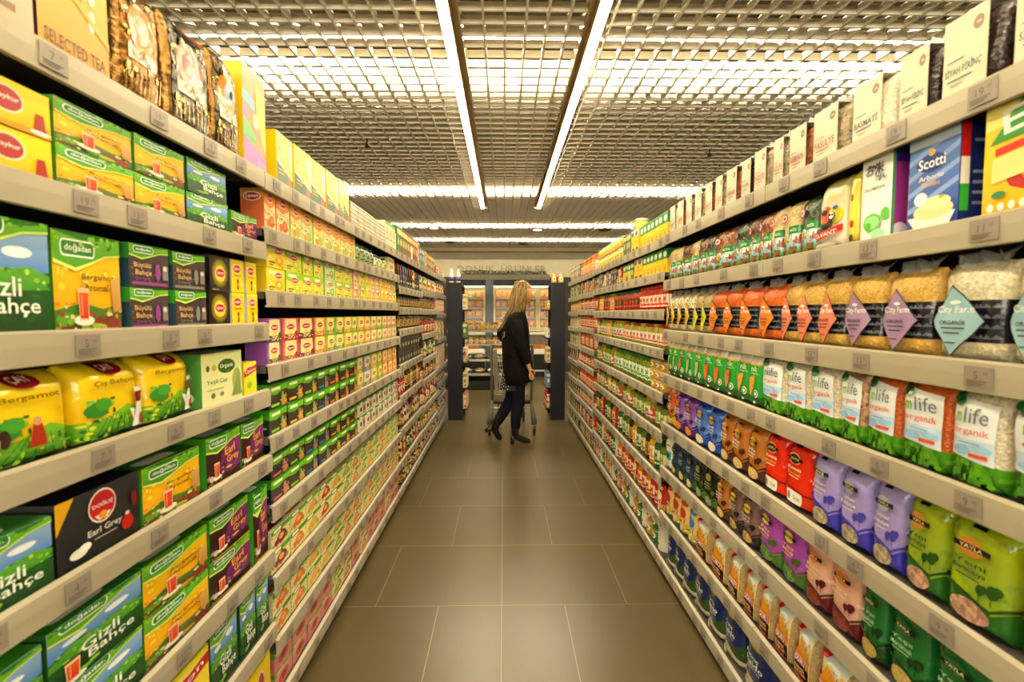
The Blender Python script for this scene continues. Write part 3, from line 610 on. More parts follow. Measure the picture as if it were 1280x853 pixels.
def a_scotti():
    a = Art().r(0, 0, 1, 1, '#2a48a0', '#6a8cc8')
    for k in range(5): a.p([(0, .2+.17*k), (0, .26+.17*k), (1, .5+.17*k), (1, .44+.17*k)], '#8caada')
    a.r(0, .88, 1, 1, '#c4d4e8').e(.46, .7, .3, .09, '#1c3a8a').t('Scotti', .48, .7, .11, '#ffffff', .54).e(.48, .8, .07, .035, '#e0b43a').t('Arborio', .48, .55, .05, '#e8e4d0', .5).t('Risotto', .48, .48, .05, '#e8b83a', .36)
    a.r(0, 0, 1, .06, '#4a4858').p([(.02, .16), (.98, .16), (.85, .02), (.2, .02)], '#e8e4dc').e(.55, .2, .4, .09, '#ead9a0').e(.6, .27, .3, .07, '#f2e4b0').e(.3, .34, .14, .07, '#dce6ee').e(.72, .32, .05, .02, '#a8c03a')
    return a
def a_okome():
    a = Art().r(0, 0, 1, 1, '#f2f2ea')
    for k in range(9): a.p([(.2+.05*k, .9-.012*k*(k % 3)), (.3+.055*k, .92-.01*(k % 4)), (.29+.055*k, .9-.01*(k % 4)), (.22+.05*k, .87-.012*k*(k % 3))], '#1c1a18')
    a.t('お米', .45, .85, .14, '#1c1a18', .6).t('さん', .66, .74, .06, '#1c1a18', .36).t('OKOMESAN', .45, .62, .035, '#6a6a64', .7).r(.3, .54, .62, .545, '#b8b8ac')
    return a.e(.42, .22, .3, .11, '#7ac06a').e(.42, .22, .24, .08, '#a0d890').e(.85, .3, .14, .07, '#6ac04a').e(.62, .08, .24, .06, '#a8d8b0').e(.3, .18, .1, .05, '#5ab43a')
def a_elvant():
    a = Art().r(0, 0, 1, 1, '#e8dccc', '#e0d49a').r(0, .95, 1, 1, '#d8c430').e(.35, .5, .26, .13, '#e05a20').e(.3, .56, .14, .06, '#3a2a20').t('Jet', .3, .6, .08, '#f8f0e8', .2).e(.72, .48, .24, .12, '#d8d03a')
    for x in (.25, .38, .5): a.e(x, .34, .07, .045, '#16120f').r(x-.05, .25, x-.02, .33, '#16120f').r(x+.02, .25, x+.05, .33, '#16120f')
    a.e(.66, .46, .12, .06, '#16120f').e(.66, .47, .08, .045, '#f4f4f0').e(.62, .48, .03, .015, '#16120f').e(.7, .48, .03, .015, '#16120f').e(.66, .36, .09, .06, '#16120f').e(.8, .57, .1, .03, '#4a4a9a')
    return a.p([(.02, .12), (.98, .24), (.98, .33), (.02, .21)], '#d8281c').t('ELVANT', .5, .225, .06, '#f8f0e8', .8, .07).e(.5, .06, .4, .04, '#e8e0d4')
def a_gold():
    return Art().r(0, 0, 1, 1, '#c49228', '#e6bc50').e(.3, .75, .06, .05, '#e8dcc0').e(.36, .55, .08, .08, '#a8641c').e(.55, .4, .06, .05, '#a0603a').e(.75, .45, .05, .06, '#e8dcc8').e(.74, .3, .05, .06, '#f0e4d0').t('SELECTED TEA', .5, .09, .07, '#6a4a1c', .86).p([(0, .5), (1, .2), (1, .24), (0, .55)], '#d8a83a')
def a_foil(c, mid, lab):
    a = Art().r(0, 0, 1, 1, 'M#8a6a38').r(.08, .07, .92, .95, c).e(.5, .6, .32, .22, mid).r(.2, .34, .85, .46, '#c0b49c').busy(.1, .1, .9, .9, ['M#c9a860', 'M#4a3820', 'M#8a6c3a', 'M#e0cc90'], 46, 31, .035).e(.5, .62, .3, .18, mid).e(.52, .62, .14, .12, lab).t('ÇAY', .52, .4, .08, '#8a5a3a', .3)
    for k in range(9): a.p([(.1+.09*k, .08), (.13+.09*k, .08), (.15+.09*k, .3), (.14+.09*k, .3)], 'M#a88c50')
    return a
def a_rainbow():
    return Art().r(0, 0, 1, 1, '#e08a5a').p([(.0, .75), (.5, .7), (.55, .6), (0, .66)], '#6aa8c8').p([(0, .62), (.25, .58), (.2, .48), (0, .5)], '#9a7ab8').p([(0, .48), (.3, .42), (.6, .3), (.5, .26), (0, .3)], '#5ab06a').p([(0, .3), (.6, .22), (1, .16), (1, 0), (0, 0)], '#c878c0').p([(.55, .9), (1, .8), (1, .2), (.8, .35), (.6, .6)], '#e8c84a').e(.55, .5, .14, .08, '#f6e8a0').p([(.6, .14), (1, .1), (1, 0), (.6, 0)], '#a890c8')
def a_tall(c='#1f5a3a'):
    a = Art().r(0, 0, 1, 1, '#f0d21c', '#f6e05a').p([(0, 0), (1, 0), (1, .22), (0, .45)], c).p([(0, .45), (1, .22), (1, .26), (0, .5)], '#f4f0d0').p([(.7, .85), (1, .9), (1, .4), (.82, .45)], '#e4dcb0').e(.78, .16, .12, .12, '#d8582a')
    return a.t('L', .2, .74, .14, '#b85a3a', .14).r(.15, .6, .6, .62, '#e8f0d0').r(.1, .3, .5, .33, '#c9a83a').r(.1, .24, .45, .26, '#c9a83a')
def a_coffee(c='#2a1810', b='#e08a2a'):
    return Art().r(0, 0, 1, 1, c).p([(.1, .95), (.9, .95), (.7, .6), (.3, .6)], b).e(.5, .45, .3, .12, b if b != '#e08a2a' else '#5a2c14').r(.2, .2, .8, .3, '#c9b48a').e(.5, .1, .3, .05, '#4a6a2a')
def a_slim(c, c2='#e8d9b0'):
    return Art().r(0, 0, 1, 1, c).r(0, .72, 1, .9, c2).e(.5, .45, .3, .14, c2).r(.2, .1, .8, .2, '#8a7a4a').r(.3, .55, .7, .58, '#f4ecd0')
def a_soup():
    return Art().r(0, 0, 1, 1, '#f4d40c').r(0, .58, 1, 1, '#1f8f3c').e(.5, .78, .34, .12, '#e8f4e0').r(.1, .3, .9, .36, '#e0b00a').e(.5, .18, .3, .1, '#d8a010')
def a_soup2():
    return Art().r(0, 0, 1, 1, '#f4cc14').r(0, .72, 1, 1, '#e8dcc8').e(.4, .82, .3, .1, '#4a3a9c').e(.6, .12, .3, .09, '#3a2c8a').r(.1, .4, .9, .46, '#e0a80a')
def a_pouch(c, c2, c3):
    return Art().r(0, 0, 1, 1, c).r(0, .0, 1, .35, c2).busy(0, 0, 1, .9, [c, c2, c3, '#e8dcb8', '#6a8a3a'], 40, 24, .07).e(.5, .62, .34, .16, c3).e(.4, .2, .28, .12, '#e8d8b0').r(.1, .85, .9, .93, c3)
def a_orangebag():
    return Art().r(0, 0, 1, 1, '#e08a08', '#e8a818').e(.4, .5, .3, .22, '#f0c020').e(.7, .4, .2, .2, '#e07008').r(.2, .75, .8, .85, '#e8b020')

K = {}
_mc = {}
def kind(key, name, desc, cat, build, d=.08, side='#999999', top=None, **kw):
    K[key] = dict(name=name, desc=desc, cat=cat, build=build, d=d, side=side, top=top, kw=kw)
def mesh_for(key, w, h):
    k = K[key]; q = (key, round(w*200), round(h*200))
    if q in _mc: return _mc[q]
    a = k['build'](); kw = k['kw']; st = kw.get('style', 'box')
    if st == 'box': m = box_mesh(k['name'], w, h, k['d'], a, k['side'], k['top'], kw.get('sart'), kw.get('tart'))
    elif st == 'bag': m = bag_mesh(k['name'], w, h, k['d'], a, k['side'], seed=len(_mc), **{x: y for x, y in kw.items() if x in ('p', 'top', 'wr', 'fin', 'nu', 'nv', 'lens', 'bot', 'tw', 'default')})
    elif st == 'can': m = can_mesh(k['name'], w/2, h, a, k['side'])
    _mc[q] = m; return m
gs = Art().r(0, 0, 1, .6, '#2c5c26').r(0, .6, 1, 1, '#4d9a26').pill(.5, .3, .3, .2, '#e8f4dc', .8)
gt = Art().r(0, 0, 1, 1, '#3f8a2a').r(.1, .55, .9, .85, '#6fb83a').pill(.4, .3, .3, .18, '#f0f4e4', .5)
kind('garden', 'tea_box', 'dark green garden tea box', 'tea box', lambda: a_garden(), .13, '#2c5c26', '#3f8a2a', tart=gt)
kind('gardenbig', 'tea_box', 'dark green tea box with glass', 'tea box', lambda: a_garden(True), .13, '#2c5c26', '#3f8a2a', tart=gt)
kind('yellow', 'tea_box', 'yellow bergamot tea box', 'tea box', a_yellow, .1, '#3c7a2a', '#4f9a2c', sart=Art().r(0, 0, 1, 1, '#3f8f2e').pill(.5, .4, .12, .3, '#e8f4dc', .3), tart=gt)
kind('earl', 'tea_box', 'brown and purple Earl Grey box', 'tea box', a_earl, .1, '#3f8f2e', '#4a9a30', sart=Art().r(0, 0, 1, 1, '#48992c').pill(.5, .35, .16, .28, '#e8f4dc', .3).pill(.5, .35, .12, .25, '#3f7a2a', .3), tart=gt)
kind('buyulu', 'tea_box', 'purple herbal tea box', 'tea box', a_buyulu, .1, '#2f7a4a', '#4a9a3c', sart=Art().r(0, 0, 1, .65, '#2f4a5a').r(0, .65, 1, 1, '#3f8f3a').r(.3, .1, .7, .5, '#9ab0b8'))
kind('buyulu2', 'tea_box', 'grey herbal tea box', 'tea box', lambda: a_buyulu('#8a8a84'), .1, '#2f7a4a', '#4a9a3c', sart=Art().r(0, 0, 1, .65, '#2f4a5a').r(0, .65, 1, 1, '#3f8f3a'))
kind('lipblack', 'tea_box', 'black tea box with yellow glow', 'tea box', a_lipblack, .1, '#221c14', '#221c14')
kind('lipyel', 'tea_box', 'small bright yellow tea box', 'tea box', a_lipyel, .07, '#c9c2b8', '#e8d84a')
kind('lemon', 'tea_box', 'lemon yellow tea box', 'tea box', a_lemon, .1, '#d8c418', '#f0e050')
kind('dogus', 'tea_box', 'black Earl Grey box with red emblem', 'tea box', a_dogus, .12, '#1a1a1c', '#242528')
kind('yelbag', 'tea_bag_pack', 'yellow tea pack with white teapot', 'tea pack', lambda: a_yelbag(0), .1, 'F#e8c010', style='bag', p=4.5, top=.18, fin=.02)
kind('yelbag1', 'tea_bag_pack', 'yellow bergamot tea pack', 'tea pack', lambda: a_yelbag(1), .1, 'F#e8c010', style='bag', p=4.5, top=.18, fin=.02)
kind('yelbag2', 'tea_bag_pack', 'yellow tea pack showing tea pickers', 'tea pack', lambda: a_yelbag(2), .1, 'F#e8c010', style='bag', p=4.5, top=.18, fin=.02)
kind('yelbox', 'tea_box', 'yellow tea carton with round emblem', 'tea box', lambda: Art().r(0, 0, 1, 1, '#f0b80c', '#f8dc1a').e(.68, .58, .13, .3, '#f0d8b0').e(.68, .58, .11, .25, '#b03a3a').t('Çaykur', .68, .6, .14, '#f4e4d8', .18).r(.1, .5, .45, .56, '#b07a14').r(.1, .3, .4, .35, '#b07a14').busy(0, .05, 1, .3, ['#e8c020', '#d89010', '#f6e46a'], 16, 33, .05).r(0, 0, 1, .12, '#e0a010').p([(.86, .08), (.96, .08), (.94, .5), (.88, .5)], '#a8301c').e(.91, .08, .08, .05, '#f0ece0'), .11, '#e0a80e', '#f0cc1a')
kind('organik', 'tea_box', 'cream and green organic tea box', 'tea box', a_organik, .1, '#6aa04a', '#cfd890', sart=Art().r(0, 0, 1, 1, '#5a9a4a').e(.5, .2, .3, .12, '#e8f0dc').e(.5, .6, .25, .1, '#8cc06a'))
kind('lipviolet', 'tea_box', 'violet and cream tea box', 'tea box', lambda: a_lip('#7a5fb0', '#e6e2f0', '#5a3a7a'), .07, '#5f4a9a', '#5a3f98')
for kk, nm, c, c2, ac in (('lp', 'purple', '#9a5aa8', '#f2e6a0', '#4a6a3a'), ('lr', 'coral red', '#d9605a', '#f6dc9a', '#b83a2a'), ('lw', 'wine red', '#a83a5a', '#f2d88a', '#7a3a4a'), ('lo', 'orange', '#e8902a', '#f8e88a', '#f0a03a'),
                          ('lg', 'lime green', '#a8cc3a', '#f6f08a', '#6aa02a'), ('ly', 'pale yellow', '#e8d83a', '#f8f09a', '#c9b02a'), ('lb', 'light blue', '#7aa4cc', '#e8ecd0', '#4a7aa8'), ('lpk', 'pale pink', '#e0a0a0', '#f8e8b0', '#c86a6a'), ('lc', 'cream', '#d8c888', '#f6ecb4', '#b89a5a')):
    kind(kk, 'tea_box', nm+' fruit tea box', 'tea box', (lambda c=c, c2=c2, ac=ac: a_lip(c, c2, ac)), .07, c, c)
for kk, nm, c, c2 in (('ho', 'orange', '#e07a2a', '#d9a23a'), ('hb', 'blue', '#3a8ab8', '#c97a4a'), ('hy', 'yellow', '#d9b42a', '#e0a02a'), ('hp', 'pink', '#d86a8a', '#c9905a'), ('hg', 'green', '#8cc83a', '#e0904a')):
    kind(kk, 'tea_box', 'dark herbal box with %s stripe' % nm, 'tea box', (lambda c=c, c2=c2: a_herb(c, c2)), .08, '#2c3a44', '#3f9a2a', sart=Art().r(0, 0, 1, .62, '#20242e').r(0, .62, 1, 1, '#3f9a2a').r(.1, .25, .9, .32, c))
kind('fo', 'tea_box', 'orange peach tea box', 'tea box', lambda: a_fruit(), .075, '#d8744a', '#e8a03a', sart=LOGO(Art().r(0, 0, 1, 1, '#d8744a').r(0, .8, 1, 1, '#e0982a'), .5, .8, .34, .09))
kind('ft', 'tea_box', 'turquoise and cream tea box', 'tea box', lambda: a_fruit('#e8a03a', '#d8dca8', '#8ab860'), .075, '#6ac0c0', '#6ac0c0')
kind('fg', 'tea_box', 'green and cream tea box', 'tea box', lambda: a_fruit('#e88a2a', '#d9dc8a', '#a8c04a'), .075, '#9cc04a', '#8ab83a')
kind('sy', 'tea_box', 'bright yellow herbal box', 'tea box', lambda: LOGO(a_small('#f0d818', '#f4e44a', '#e8b02a'), .62, .72, .2, .12), .07, '#e0c41a', '#e8d43a')
kind('sg', 'tea_box', 'lime and yellow herbal box', 'tea box', lambda: LOGO(a_small('#e8e04a', '#a8c83a', '#c9d83a'), .5, .62, .22, .12), .07, '#8aa83a', '#9ab83a')
kind('sgr', 'tea_box', 'pale green herbal box', 'tea box', lambda: LOGO(a_small('#d8e8b0', '#b8d88a', '#7ab85a'), .5, .75, .24, .1), .07, '#a8c890', '#b8d8a0')
kind('spk', 'tea_box', 'pale pink and yellow box', 'tea box', lambda: LOGO(a_small('#f2e6a0', '#e8a8a0', '#e08a6a'), .5, .6, .22, .12), .07, '#d88a8a', '#e8b0a0')
for kk, nm, c in (('ffp', 'purple plum', '#8a2a4a'), ('ffo', 'orange', '#e07a1c'), ('ffy', 'lemon', '#e0b81c'), ('ffr', 'red berry', '#c8381c'), ('ffg', 'green apple', '#8ab82a'), ('ffk', 'rose pink', '#d86a6a')):
    kind(kk, 'tea_box', 'flat tea box, %s picture' % nm, 'tea box', (lambda c=c: a_fruitflat(c)), .075, '#c9c49a', '#e8dca0', tart=Art().r(0, 0, 1, 1, '#e8e0b0').r(.1, .2, .9, .6, c).r(0, .8, 1, 1, '#8cc03a'))
kind('fpk', 'tea_box', 'pink rosehip tea box', 'tea box', lambda: Art().r(0, 0, 1, 1, '#d88a80', '#e0a898').r(0, .75, 1, 1, '#9aa860').e(.5, .4, .3, .24, '#c8483a').e(.5, .42, .14, .12, '#8a2a2a').r(.1, .8, .5, .9, '#e8dcc0'), .075, '#b86a78', '#a8b06a', sart=Art().r(0, 0, 1, 1, '#c87a88').r(0, .75, 1, 1, '#4f9a2c').e(.5, .4, .35, .2, '#a83a4a'))
kind('kraft', 'tea_box', 'white and kraft green-topped box', 'tea box', a_kraft, .075, '#d8d4c4', '#7ab04a', sart=Art().r(0, 0, 1, 1, '#f0ece0').r(0, .85, 1, 1, '#4a9a2a').e(.5, .5, .2, .18, '#3a3028'))
kind('gold', 'tea_box', 'gold tea carton with brown lettering', 'tea box', a_gold, .09, '#3a2418', '#d8a83a')
kind('pinkpack', 'tea_box', 'pale pink tea carton', 'tea box', lambda: Art().r(0, 0, 1, 1, '#c9a890', '#d8c0b4').e(.5, .3, .2, .08, '#6a4a38').e(.6, .5, .12, .1, '#7a5a50').r(.1, .1, .8, .14, '#8a6a58'), .09, '#b8988a')
kind('foilg', 'foil_tea_pack', 'gold foil tea pack', 'tea pack', lambda: a_foil('M#8a6228', '#c47e14', '#b8a890'), .06, 'F#4a3428', style='bag', p=5, top=.1, wr=.004, fin=.02)
kind('foild', 'foil_tea_pack', 'dark foil tea pack, pink label', 'tea pack', lambda: a_foil('M#3a362c', '#b87c70', '#c89088').r(.25, .88, .9, .92, '#a84a3a'), .06, 'F#4a3428', style='bag', p=5, top=.1, wr=.004, fin=.02)
kind('foils', 'foil_tea_pack', 'striped foil tea pack, orange label', 'tea pack', lambda: a_foil('M#54462f', '#c88828', '#c0c0c8').e(.52, .6, .06, .05, '#3a4a9a'), .06, 'F#6a5438', style='bag', p=5, top=.1, wr=.004, fin=.02)
kind('rainbow', 'tea_box', 'tall rainbow patterned tea gift box', 'tea box', a_rainbow, .1, '#f0c814', '#e8c020')
kind('tallyg', 'tea_box', 'tall yellow and green tea carton', 'tea box', a_tall, .08, '#e8c818', '#f0d83a')
kind('tallpale', 'tea_box', 'tall pale green tea carton', 'tea box', lambda: a_tall('#5a7a4a').p([(0, 1), (1, 1), (1, .55), (0, .7)], '#e8e4b0'), .08, '#c8c890')
kind('flat', 'tea_packet', 'flat white and brown tea packet', 'tea packet', lambda: Art().r(0, 0, 1, 1, '#d8cdb4').r(0, .3, 1, .6, '#8a7458').r(.3, .62, .7, .9, '#f0eadc'), .1, '#c0b498', '#e0d8c4')
kind('greenlid', 'tea_box', 'cream carton with green lid', 'tea box', lambda: Art().r(0, 0, 1, 1, '#e0d8b8').r(0, .88, 1, 1, '#5ab04a').r(.2, .3, .8, .36, '#8a8a5a').e(.5, .6, .2, .14, '#b8a85a'), .08, '#d8d0b0', '#5ab04a')
# right side
for kk, nm, c, c2, tr, ov, nn, win, bd, tc_ in (
        ('ror', 'orange', '#c96a10', '#e0a020', '#6a3a10', '#5a3010', ('Yerli', 'Nohut'), 'B#cfae72', '#3a2a18', '#f4e4b0'),
        ('rli', 'lime green', '#a8b818', '#8ca83a', '#28541c', '#2f6a1e', ('Yeni', 'Barbunya'), 'B#c9a088', '#c98a3a', '#28481c'),
        ('rvi', 'lilac', '#b0a4dc', '#a898d8', '#4a44b0', '#4540b4', ('Şeker', 'Fasulye'), 'B#b8a890', '#a8a8b8', '#e8dcc8'),
        ('rta', 'tan brown', '#b8742a', '#b87a3a', '#4a240c', '#54301c', ('Ince', 'Bulgur'), 'G#d8b878', '#d8a83a', '#f0e4d0'),
        ('rbl', 'blue', '#2a58b8', '#6a94c8', '#1c3a8a', '#2450a8', ('Pilavlık', 'Pirinç'), 'G#e8e0c8', '#d8982a', '#d8e4f4'),
        ('rpu', 'purple', '#7a3aa0', '#a888c8', '#3a1c5a', '#5a2a80', ('Kırmızı', 'Mercimek'), 'G#e08a3a', '#e0702a', '#f0e0f4'),
        ('rma', 'pink and maroon', '#d8a890', '#e0b4a0', '#5a1420', '#6a1424', ('Kuru', 'Barbunya'), 'B#8a3a30', '#d8782a', '#e8d0a0'),
        ('rgr', 'deep green', '#1f6a30', '#2f7a3c', '#123c1c', '#1a4a24', ('Yeşil', 'Mercimek'), 'G#b8a05c', '#2f6a3a', '#a8c8a0'),
        ('rnv', 'navy', '#1a2a58', '#22386c', '#2f5a30', '#3a5a34', ('Osmancık', 'Pirinç'), 'G#d8c89c', '#3f6a30', '#c8d4e8'),
        ('rbk', 'black', '#16160f', '#1f2216', '#4a6a24', '#4a6c28', ('Siyah', 'Pirinç'), 'G#8a9a7a', '#8aa02c', '#b8c070'),
        ('rmg', 'magenta', '#a84ab0', '#b45ab8', '#4a6a2c', '#527a30', ('Yeni', 'Maş'), 'B#6a8a4a', '#d8c838', '#e8c870'),
        ('rbr', 'mauve brown', '#7a6060', '#8a6e68', '#2c1418', '#3a1c20', ('Kara', 'Nohut'), 'B#c0a060', '#d8b83a', '#d8c8b8')):
    kind(kk, 'pulse_bag', nm+' pulse bag', 'pulse bag', (lambda c=c, c2=c2, tr=tr, ov=ov, nn=nn, win=win, bd=bd, tc_=tc_: a_rice(c, c2, tr, ov, nn, win, bd, tc_)), .075, 'F'+c, style='bag', p=4.2, top=.24)
kind('rre', 'pulse_bag', 'bright red lentil bag', 'pulse bag', lambda: a_rice('#d8200c', '#e8380e', '#8c1410', '#8c1410', ('Kırmızı', 'Mercimek'), red=True), .075, 'F#c41c0c', style='bag', p=4.2, top=.24)
kind('rrp', 'pulse_bag', 'red printed pulse bag', 'pulse bag', lambda: a_rice('#d85a30', '#e0903a', '#3a6a2a', '#d8b428', ('Ince', 'Bulgur'), 'G#e0c060'), .06, 'F#c8502a', style='bag', p=4.2, top=.2)
kind('duru', 'bulgur_bag', 'bulgur bag with wheat picture', 'bulgur bag', a_duru, .085, 'G#b39a68', style='bag', p=5.5, top=.12)
kind('durur', 'bulgur_bag', 'red-topped bulgur bag', 'bulgur bag', lambda: a_duru().r(.0, .75, .9, 1, '#c8281c').e(.5, .86, .3, .06, '#e8e0d0'), .085, 'G#b39a68', style='bag', p=5.5, top=.12)
kind('baldo', 'rice_bag', 'large navy blue rice bag', 'rice bag', a_baldo, .12, 'F#152a5c', style='bag', p=3, top=.22)
kind('pasta', 'pasta_bag', 'pasta bag with red tip', 'pasta bag', lambda: a_pouch('#e8d08a', '#d8b84a', '#c83a24').p([(.3, 1), (.7, 1), (.5, .8)], '#c81c1c'), .07, 'F#d8c48a', style='bag', p=3, top=.3)
kind('pastab', 'pasta_bag', 'pasta bag with blue band', 'pasta bag', lambda: a_pouch('#e8d08a', '#d8b84a', '#3a7ac8'), .07, 'F#d8c48a', style='bag', p=3, top=.3)
kind('whitebag', 'rice_bag', 'white and turquoise rice bag', 'rice bag', lambda: Art().r(0, 0, 1, 1, '#e8e4d4').r(.1, .3, .9, .55, '#4ab0b0').e(.5, .42, .25, .08, '#2a4a7a').r(.2, .7, .8, .75, '#8a8a7a'), .06, 'F#d8d4c4', style='bag', p=4, top=.2)
for kk, nm, g, dc, m in (('dbl', 'white rice, pale blue diamond', 'G#e6dcbc', '#9cc0cc', 0), ('dpu', 'bulgur, lilac diamond', 'G#e0b860', '#a98cae', 0), ('dsa', 'bulgur, salmon diamond', 'G#e0b860', '#e08468', 0), ('dor', 'red lentil, orange diamond', 'G#e8782a', '#e88a2a', 0), ('dye', 'bean, yellow diamond', 'B#e8dcb8', '#e8b81c', 1), ('dlm', 'grain, lime diamond', 'G#c8b078', '#d8d81c', 0)):
    kind(kk, 'organic_grain_bag', nm.split(',')[0]+' bag with '+nm.split(', ')[1], 'grain bag', (lambda g=g, dc=dc: a_diamond(g, dc)), .075, g, style='bag', p=4.2, top=.14, wr=.0035, clear=True)
kind('mlw', 'organic_food_bag', 'white organic food bag', 'grain bag', lambda: a_mlife('G#e6d9bc'), .06, 'G#d8c8a0', style='bag', p=4, top=.18, wr=.0035)
kind('mlo', 'organic_food_bag', 'organic bag of orange lentils', 'grain bag', lambda: a_mlife('G#d8702a'), .06, 'G#d8702a', style='bag', p=4, top=.18, wr=.0035)
kind('mlb', 'organic_food_bag', 'organic bag of speckled beans', 'grain bag', lambda: a_mlife('B#c8a078'), .06, 'B#c8a078', style='bag', p=4, top=.18, wr=.0035)
for kk, g in (('gpo', 'G#e0a04a'), ('gpr', 'G#e07a4a'), ('gpw', 'G#d8cc9a')):
    kind(kk, 'organic_grain_packet', 'green organic packet, %s window' % {'gpo': 'golden', 'gpr': 'orange', 'gpw': 'cream'}[kk], 'grain packet', (lambda g=g: a_greenpack(g)), .05, 'F#2a8a34', style='bag', p=4, top=.16)
for kk, g, nm in (('rei', 'G#d8c48c', 'cream'), ('reb', 'B#7a5a3c', 'brown'), ('red', 'B#54604a', 'dark green'), ('rer', 'B#a06a3c', 'red brown')):
    kind(kk, 'pulse_packet', nm+' pulse packet, round red emblem', 'pulse packet', (lambda g=g: a_reis(g)), .06, g, style='bag', p=4, top=.16, wr=.003)
for kk, g, nm in (('cdk', 'B#3a2c28', 'black rice'), ('cdw', 'G#e8dcc0', 'white rice'), ('cdb', 'B#a8987c', 'speckled bean'), ('cdr', 'B#9a5a38', 'red bean')):
    kind(kk, 'carded_grain_bag', nm+' bag with cream card', 'grain bag', (lambda g=g: Art().r(0, 0, 1, 1, g)), .075, g, style='bag', p=5, top=.12, wr=.003, card=True, clear=True)
kind('ebru', 'food_box', 'yellow food box', 'food box', a_ebru, .1, '#e8b010', '#f0c81c')
kind('scotti', 'rice_box', 'blue rice box', 'rice box', a_scotti, .06, '#1c3070', '#3a5ab0', sart=Art().r(0, 0, 1, 1, '#1a2f70').r(.78, 0, 1, .33, '#7aa8d8').r(.02, .66, .3, 1, '#c8241c').r(.02, .4, .3, .66, '#f0ece0').r(.02, .14, .3, .4, '#3aa83a').r(.4, .5, .9, .53, '#8a9ac8').r(.4, .4, .9, .43, '#8a9ac8').r(.4, .3, .8, .33, '#8a9ac8').r(.4, .2, .9, .23, '#8a9ac8').r(.4, .8, .9, .83, '#8a9ac8'))
kind('okome', 'rice_box', 'white rice box', 'rice box', a_okome, .05, '#7a2c90', '#e8e8dc', sart=Art().r(0, 0, 1, 1, '#a03a90').r(0, .86, 1, 1, '#4a1c8a').r(.7, 0, .85, .7, '#e8a030').e(.4, .1, .35, .08, '#d8c8d8').r(0, 0, .12, 1, '#4a9a5a'))
kind('elvant', 'rice_bag', 'cream rice bag', 'rice bag', a_elvant, .06, 'F#d8c878', style='bag', p=4, top=.2)
kind('yelrice', 'rice_bag', 'yellow rice bag', 'rice bag', lambda: Art().r(0, 0, 1, 1, '#e8d048', '#f0dc6a').e(.4, .62, .14, .05, '#8a6a2a').e(.5, .28, .18, .05, '#c8482a').e(.5, .1, .2, .05, '#4a4a3a'), .06, 'F#e0cc58', style='bag', p=4, top=.2)
# far goods
kind('cof', 'coffee_bag', 'dark coffee bag, orange band', 'coffee bag', a_coffee, .06, 'F#2a1810', style='bag', p=4, top=.15, nu=5, nv=6)
kind('cofb', 'coffee_bag', 'blue coffee bag', 'coffee bag', lambda: a_coffee('#1c2c5a', '#8ab8e0'), .06, 'F#1c2c5a', style='bag', p=4, top=.15, nu=5, nv=6)
for kk, nm, c, c2 in (('slg', 'green', '#4a7a3a', '#d8d890'), ('slb', 'brown', '#8a5a34', '#e0c890'), ('slr', 'red', '#b8402a', '#f0d8a8'), ('slu', 'blue grey', '#6a88a8', '#d8e0e0'), ('slc', 'cream', '#e0d4a8', '#a8884a'), ('slk', 'black', '#24221f', '#b8b0a0'), ('slp', 'pink', '#e8b09a', '#f4e4cc')):
    kind(kk, 'slim_carton', 'slim %s carton' % nm, 'carton', (lambda c=c, c2=c2: a_slim(c, c2)), .05, c, c)
kind('soup', 'soup_carton', 'yellow carton with green top', 'carton', a_soup, .06, '#1f8f3c', '#1f8f3c', sart=Art().r(0, 0, 1, .58, '#e8c80c').r(0, .58, 1, 1, '#1a8036'))
kind('soup2', 'soup_carton', 'yellow carton with violet lettering', 'carton', a_soup2, .06, '#e0b81c', '#d8ccb8')
kind('blackbox', 'coffee_box', 'black box with white dot', 'coffee box', lambda: Art().r(0, 0, 1, 1, '#1f1e1c').e(.5, .35, .2, .14, '#cfc8b8').r(.1, .7, .9, .76, '#6a6254'), .06, '#181715', '#24231f')
for kk, nm, c in (('redcan', 'red', '#a8241c'), ('goldcan', 'gold', '#c89a3a'), ('greencan', 'green', '#3a7a3a'), ('whitecan', 'white', '#e0dccc'), ('pinkcan', 'pink', '#d88a8a')):
    kind(kk, 'food_can', nm+' labelled can', 'can', (lambda c=c: Art().r(0, 0, 1, 1, c).e(.5, .5, .2, .28, '#f0e8d0').e(.5, .45, .1, .14, '#5a8a2a').r(0, .86, 1, .92, '#e8dcb8')), .07, c, style='can')
for kk, nm, c, c2, c3 in (('pob', 'brown', '#7a4a2a', '#b8884a', '#e8d0a0'), ('pog', 'green', '#5a8a3a', '#c9b85a', '#f0e8c0'), ('pow', 'white', '#e6ddc8', '#c8b080', '#a83a2a'), ('por', 'red', '#c83a24', '#e0a05a', '#f4ecd0'), ('poy', 'yellow', '#e8c02a', '#c87a2a', '#3a7a3a'), ('pop', 'purple', '#7a3a7a', '#d8884a', '#f0e0e8')):
    kind(kk, 'food_pouch', nm+' food pouch', 'food pouch', (lambda c=c, c2=c2, c3=c3: a_pouch(c, c2, c3)), .05, 'F'+c, style='bag', p=3.4, top=.18, nu=5, nv=6)
kind('orb', 'frozen_food_bag', 'orange frozen food bag', 'frozen food', a_orangebag, .08, 'F#d8702a', style='bag', p=3, top=.16, nu=5, nv=6)
kind('orb2', 'frozen_food_bag', 'green and yellow frozen food bag', 'frozen food', lambda: a_pouch('#b8b03a', '#5a9a3a', '#e8c84a'), .08, 'F#a8b03a', style='bag', p=3, top=.16, nu=5, nv=6)
JK = {}
def jkind(key, desc, c, lid, lab, lab2, cat='jar', name='food_jar'): JK[key] = (desc, c, lid, lab, lab2, cat, name)
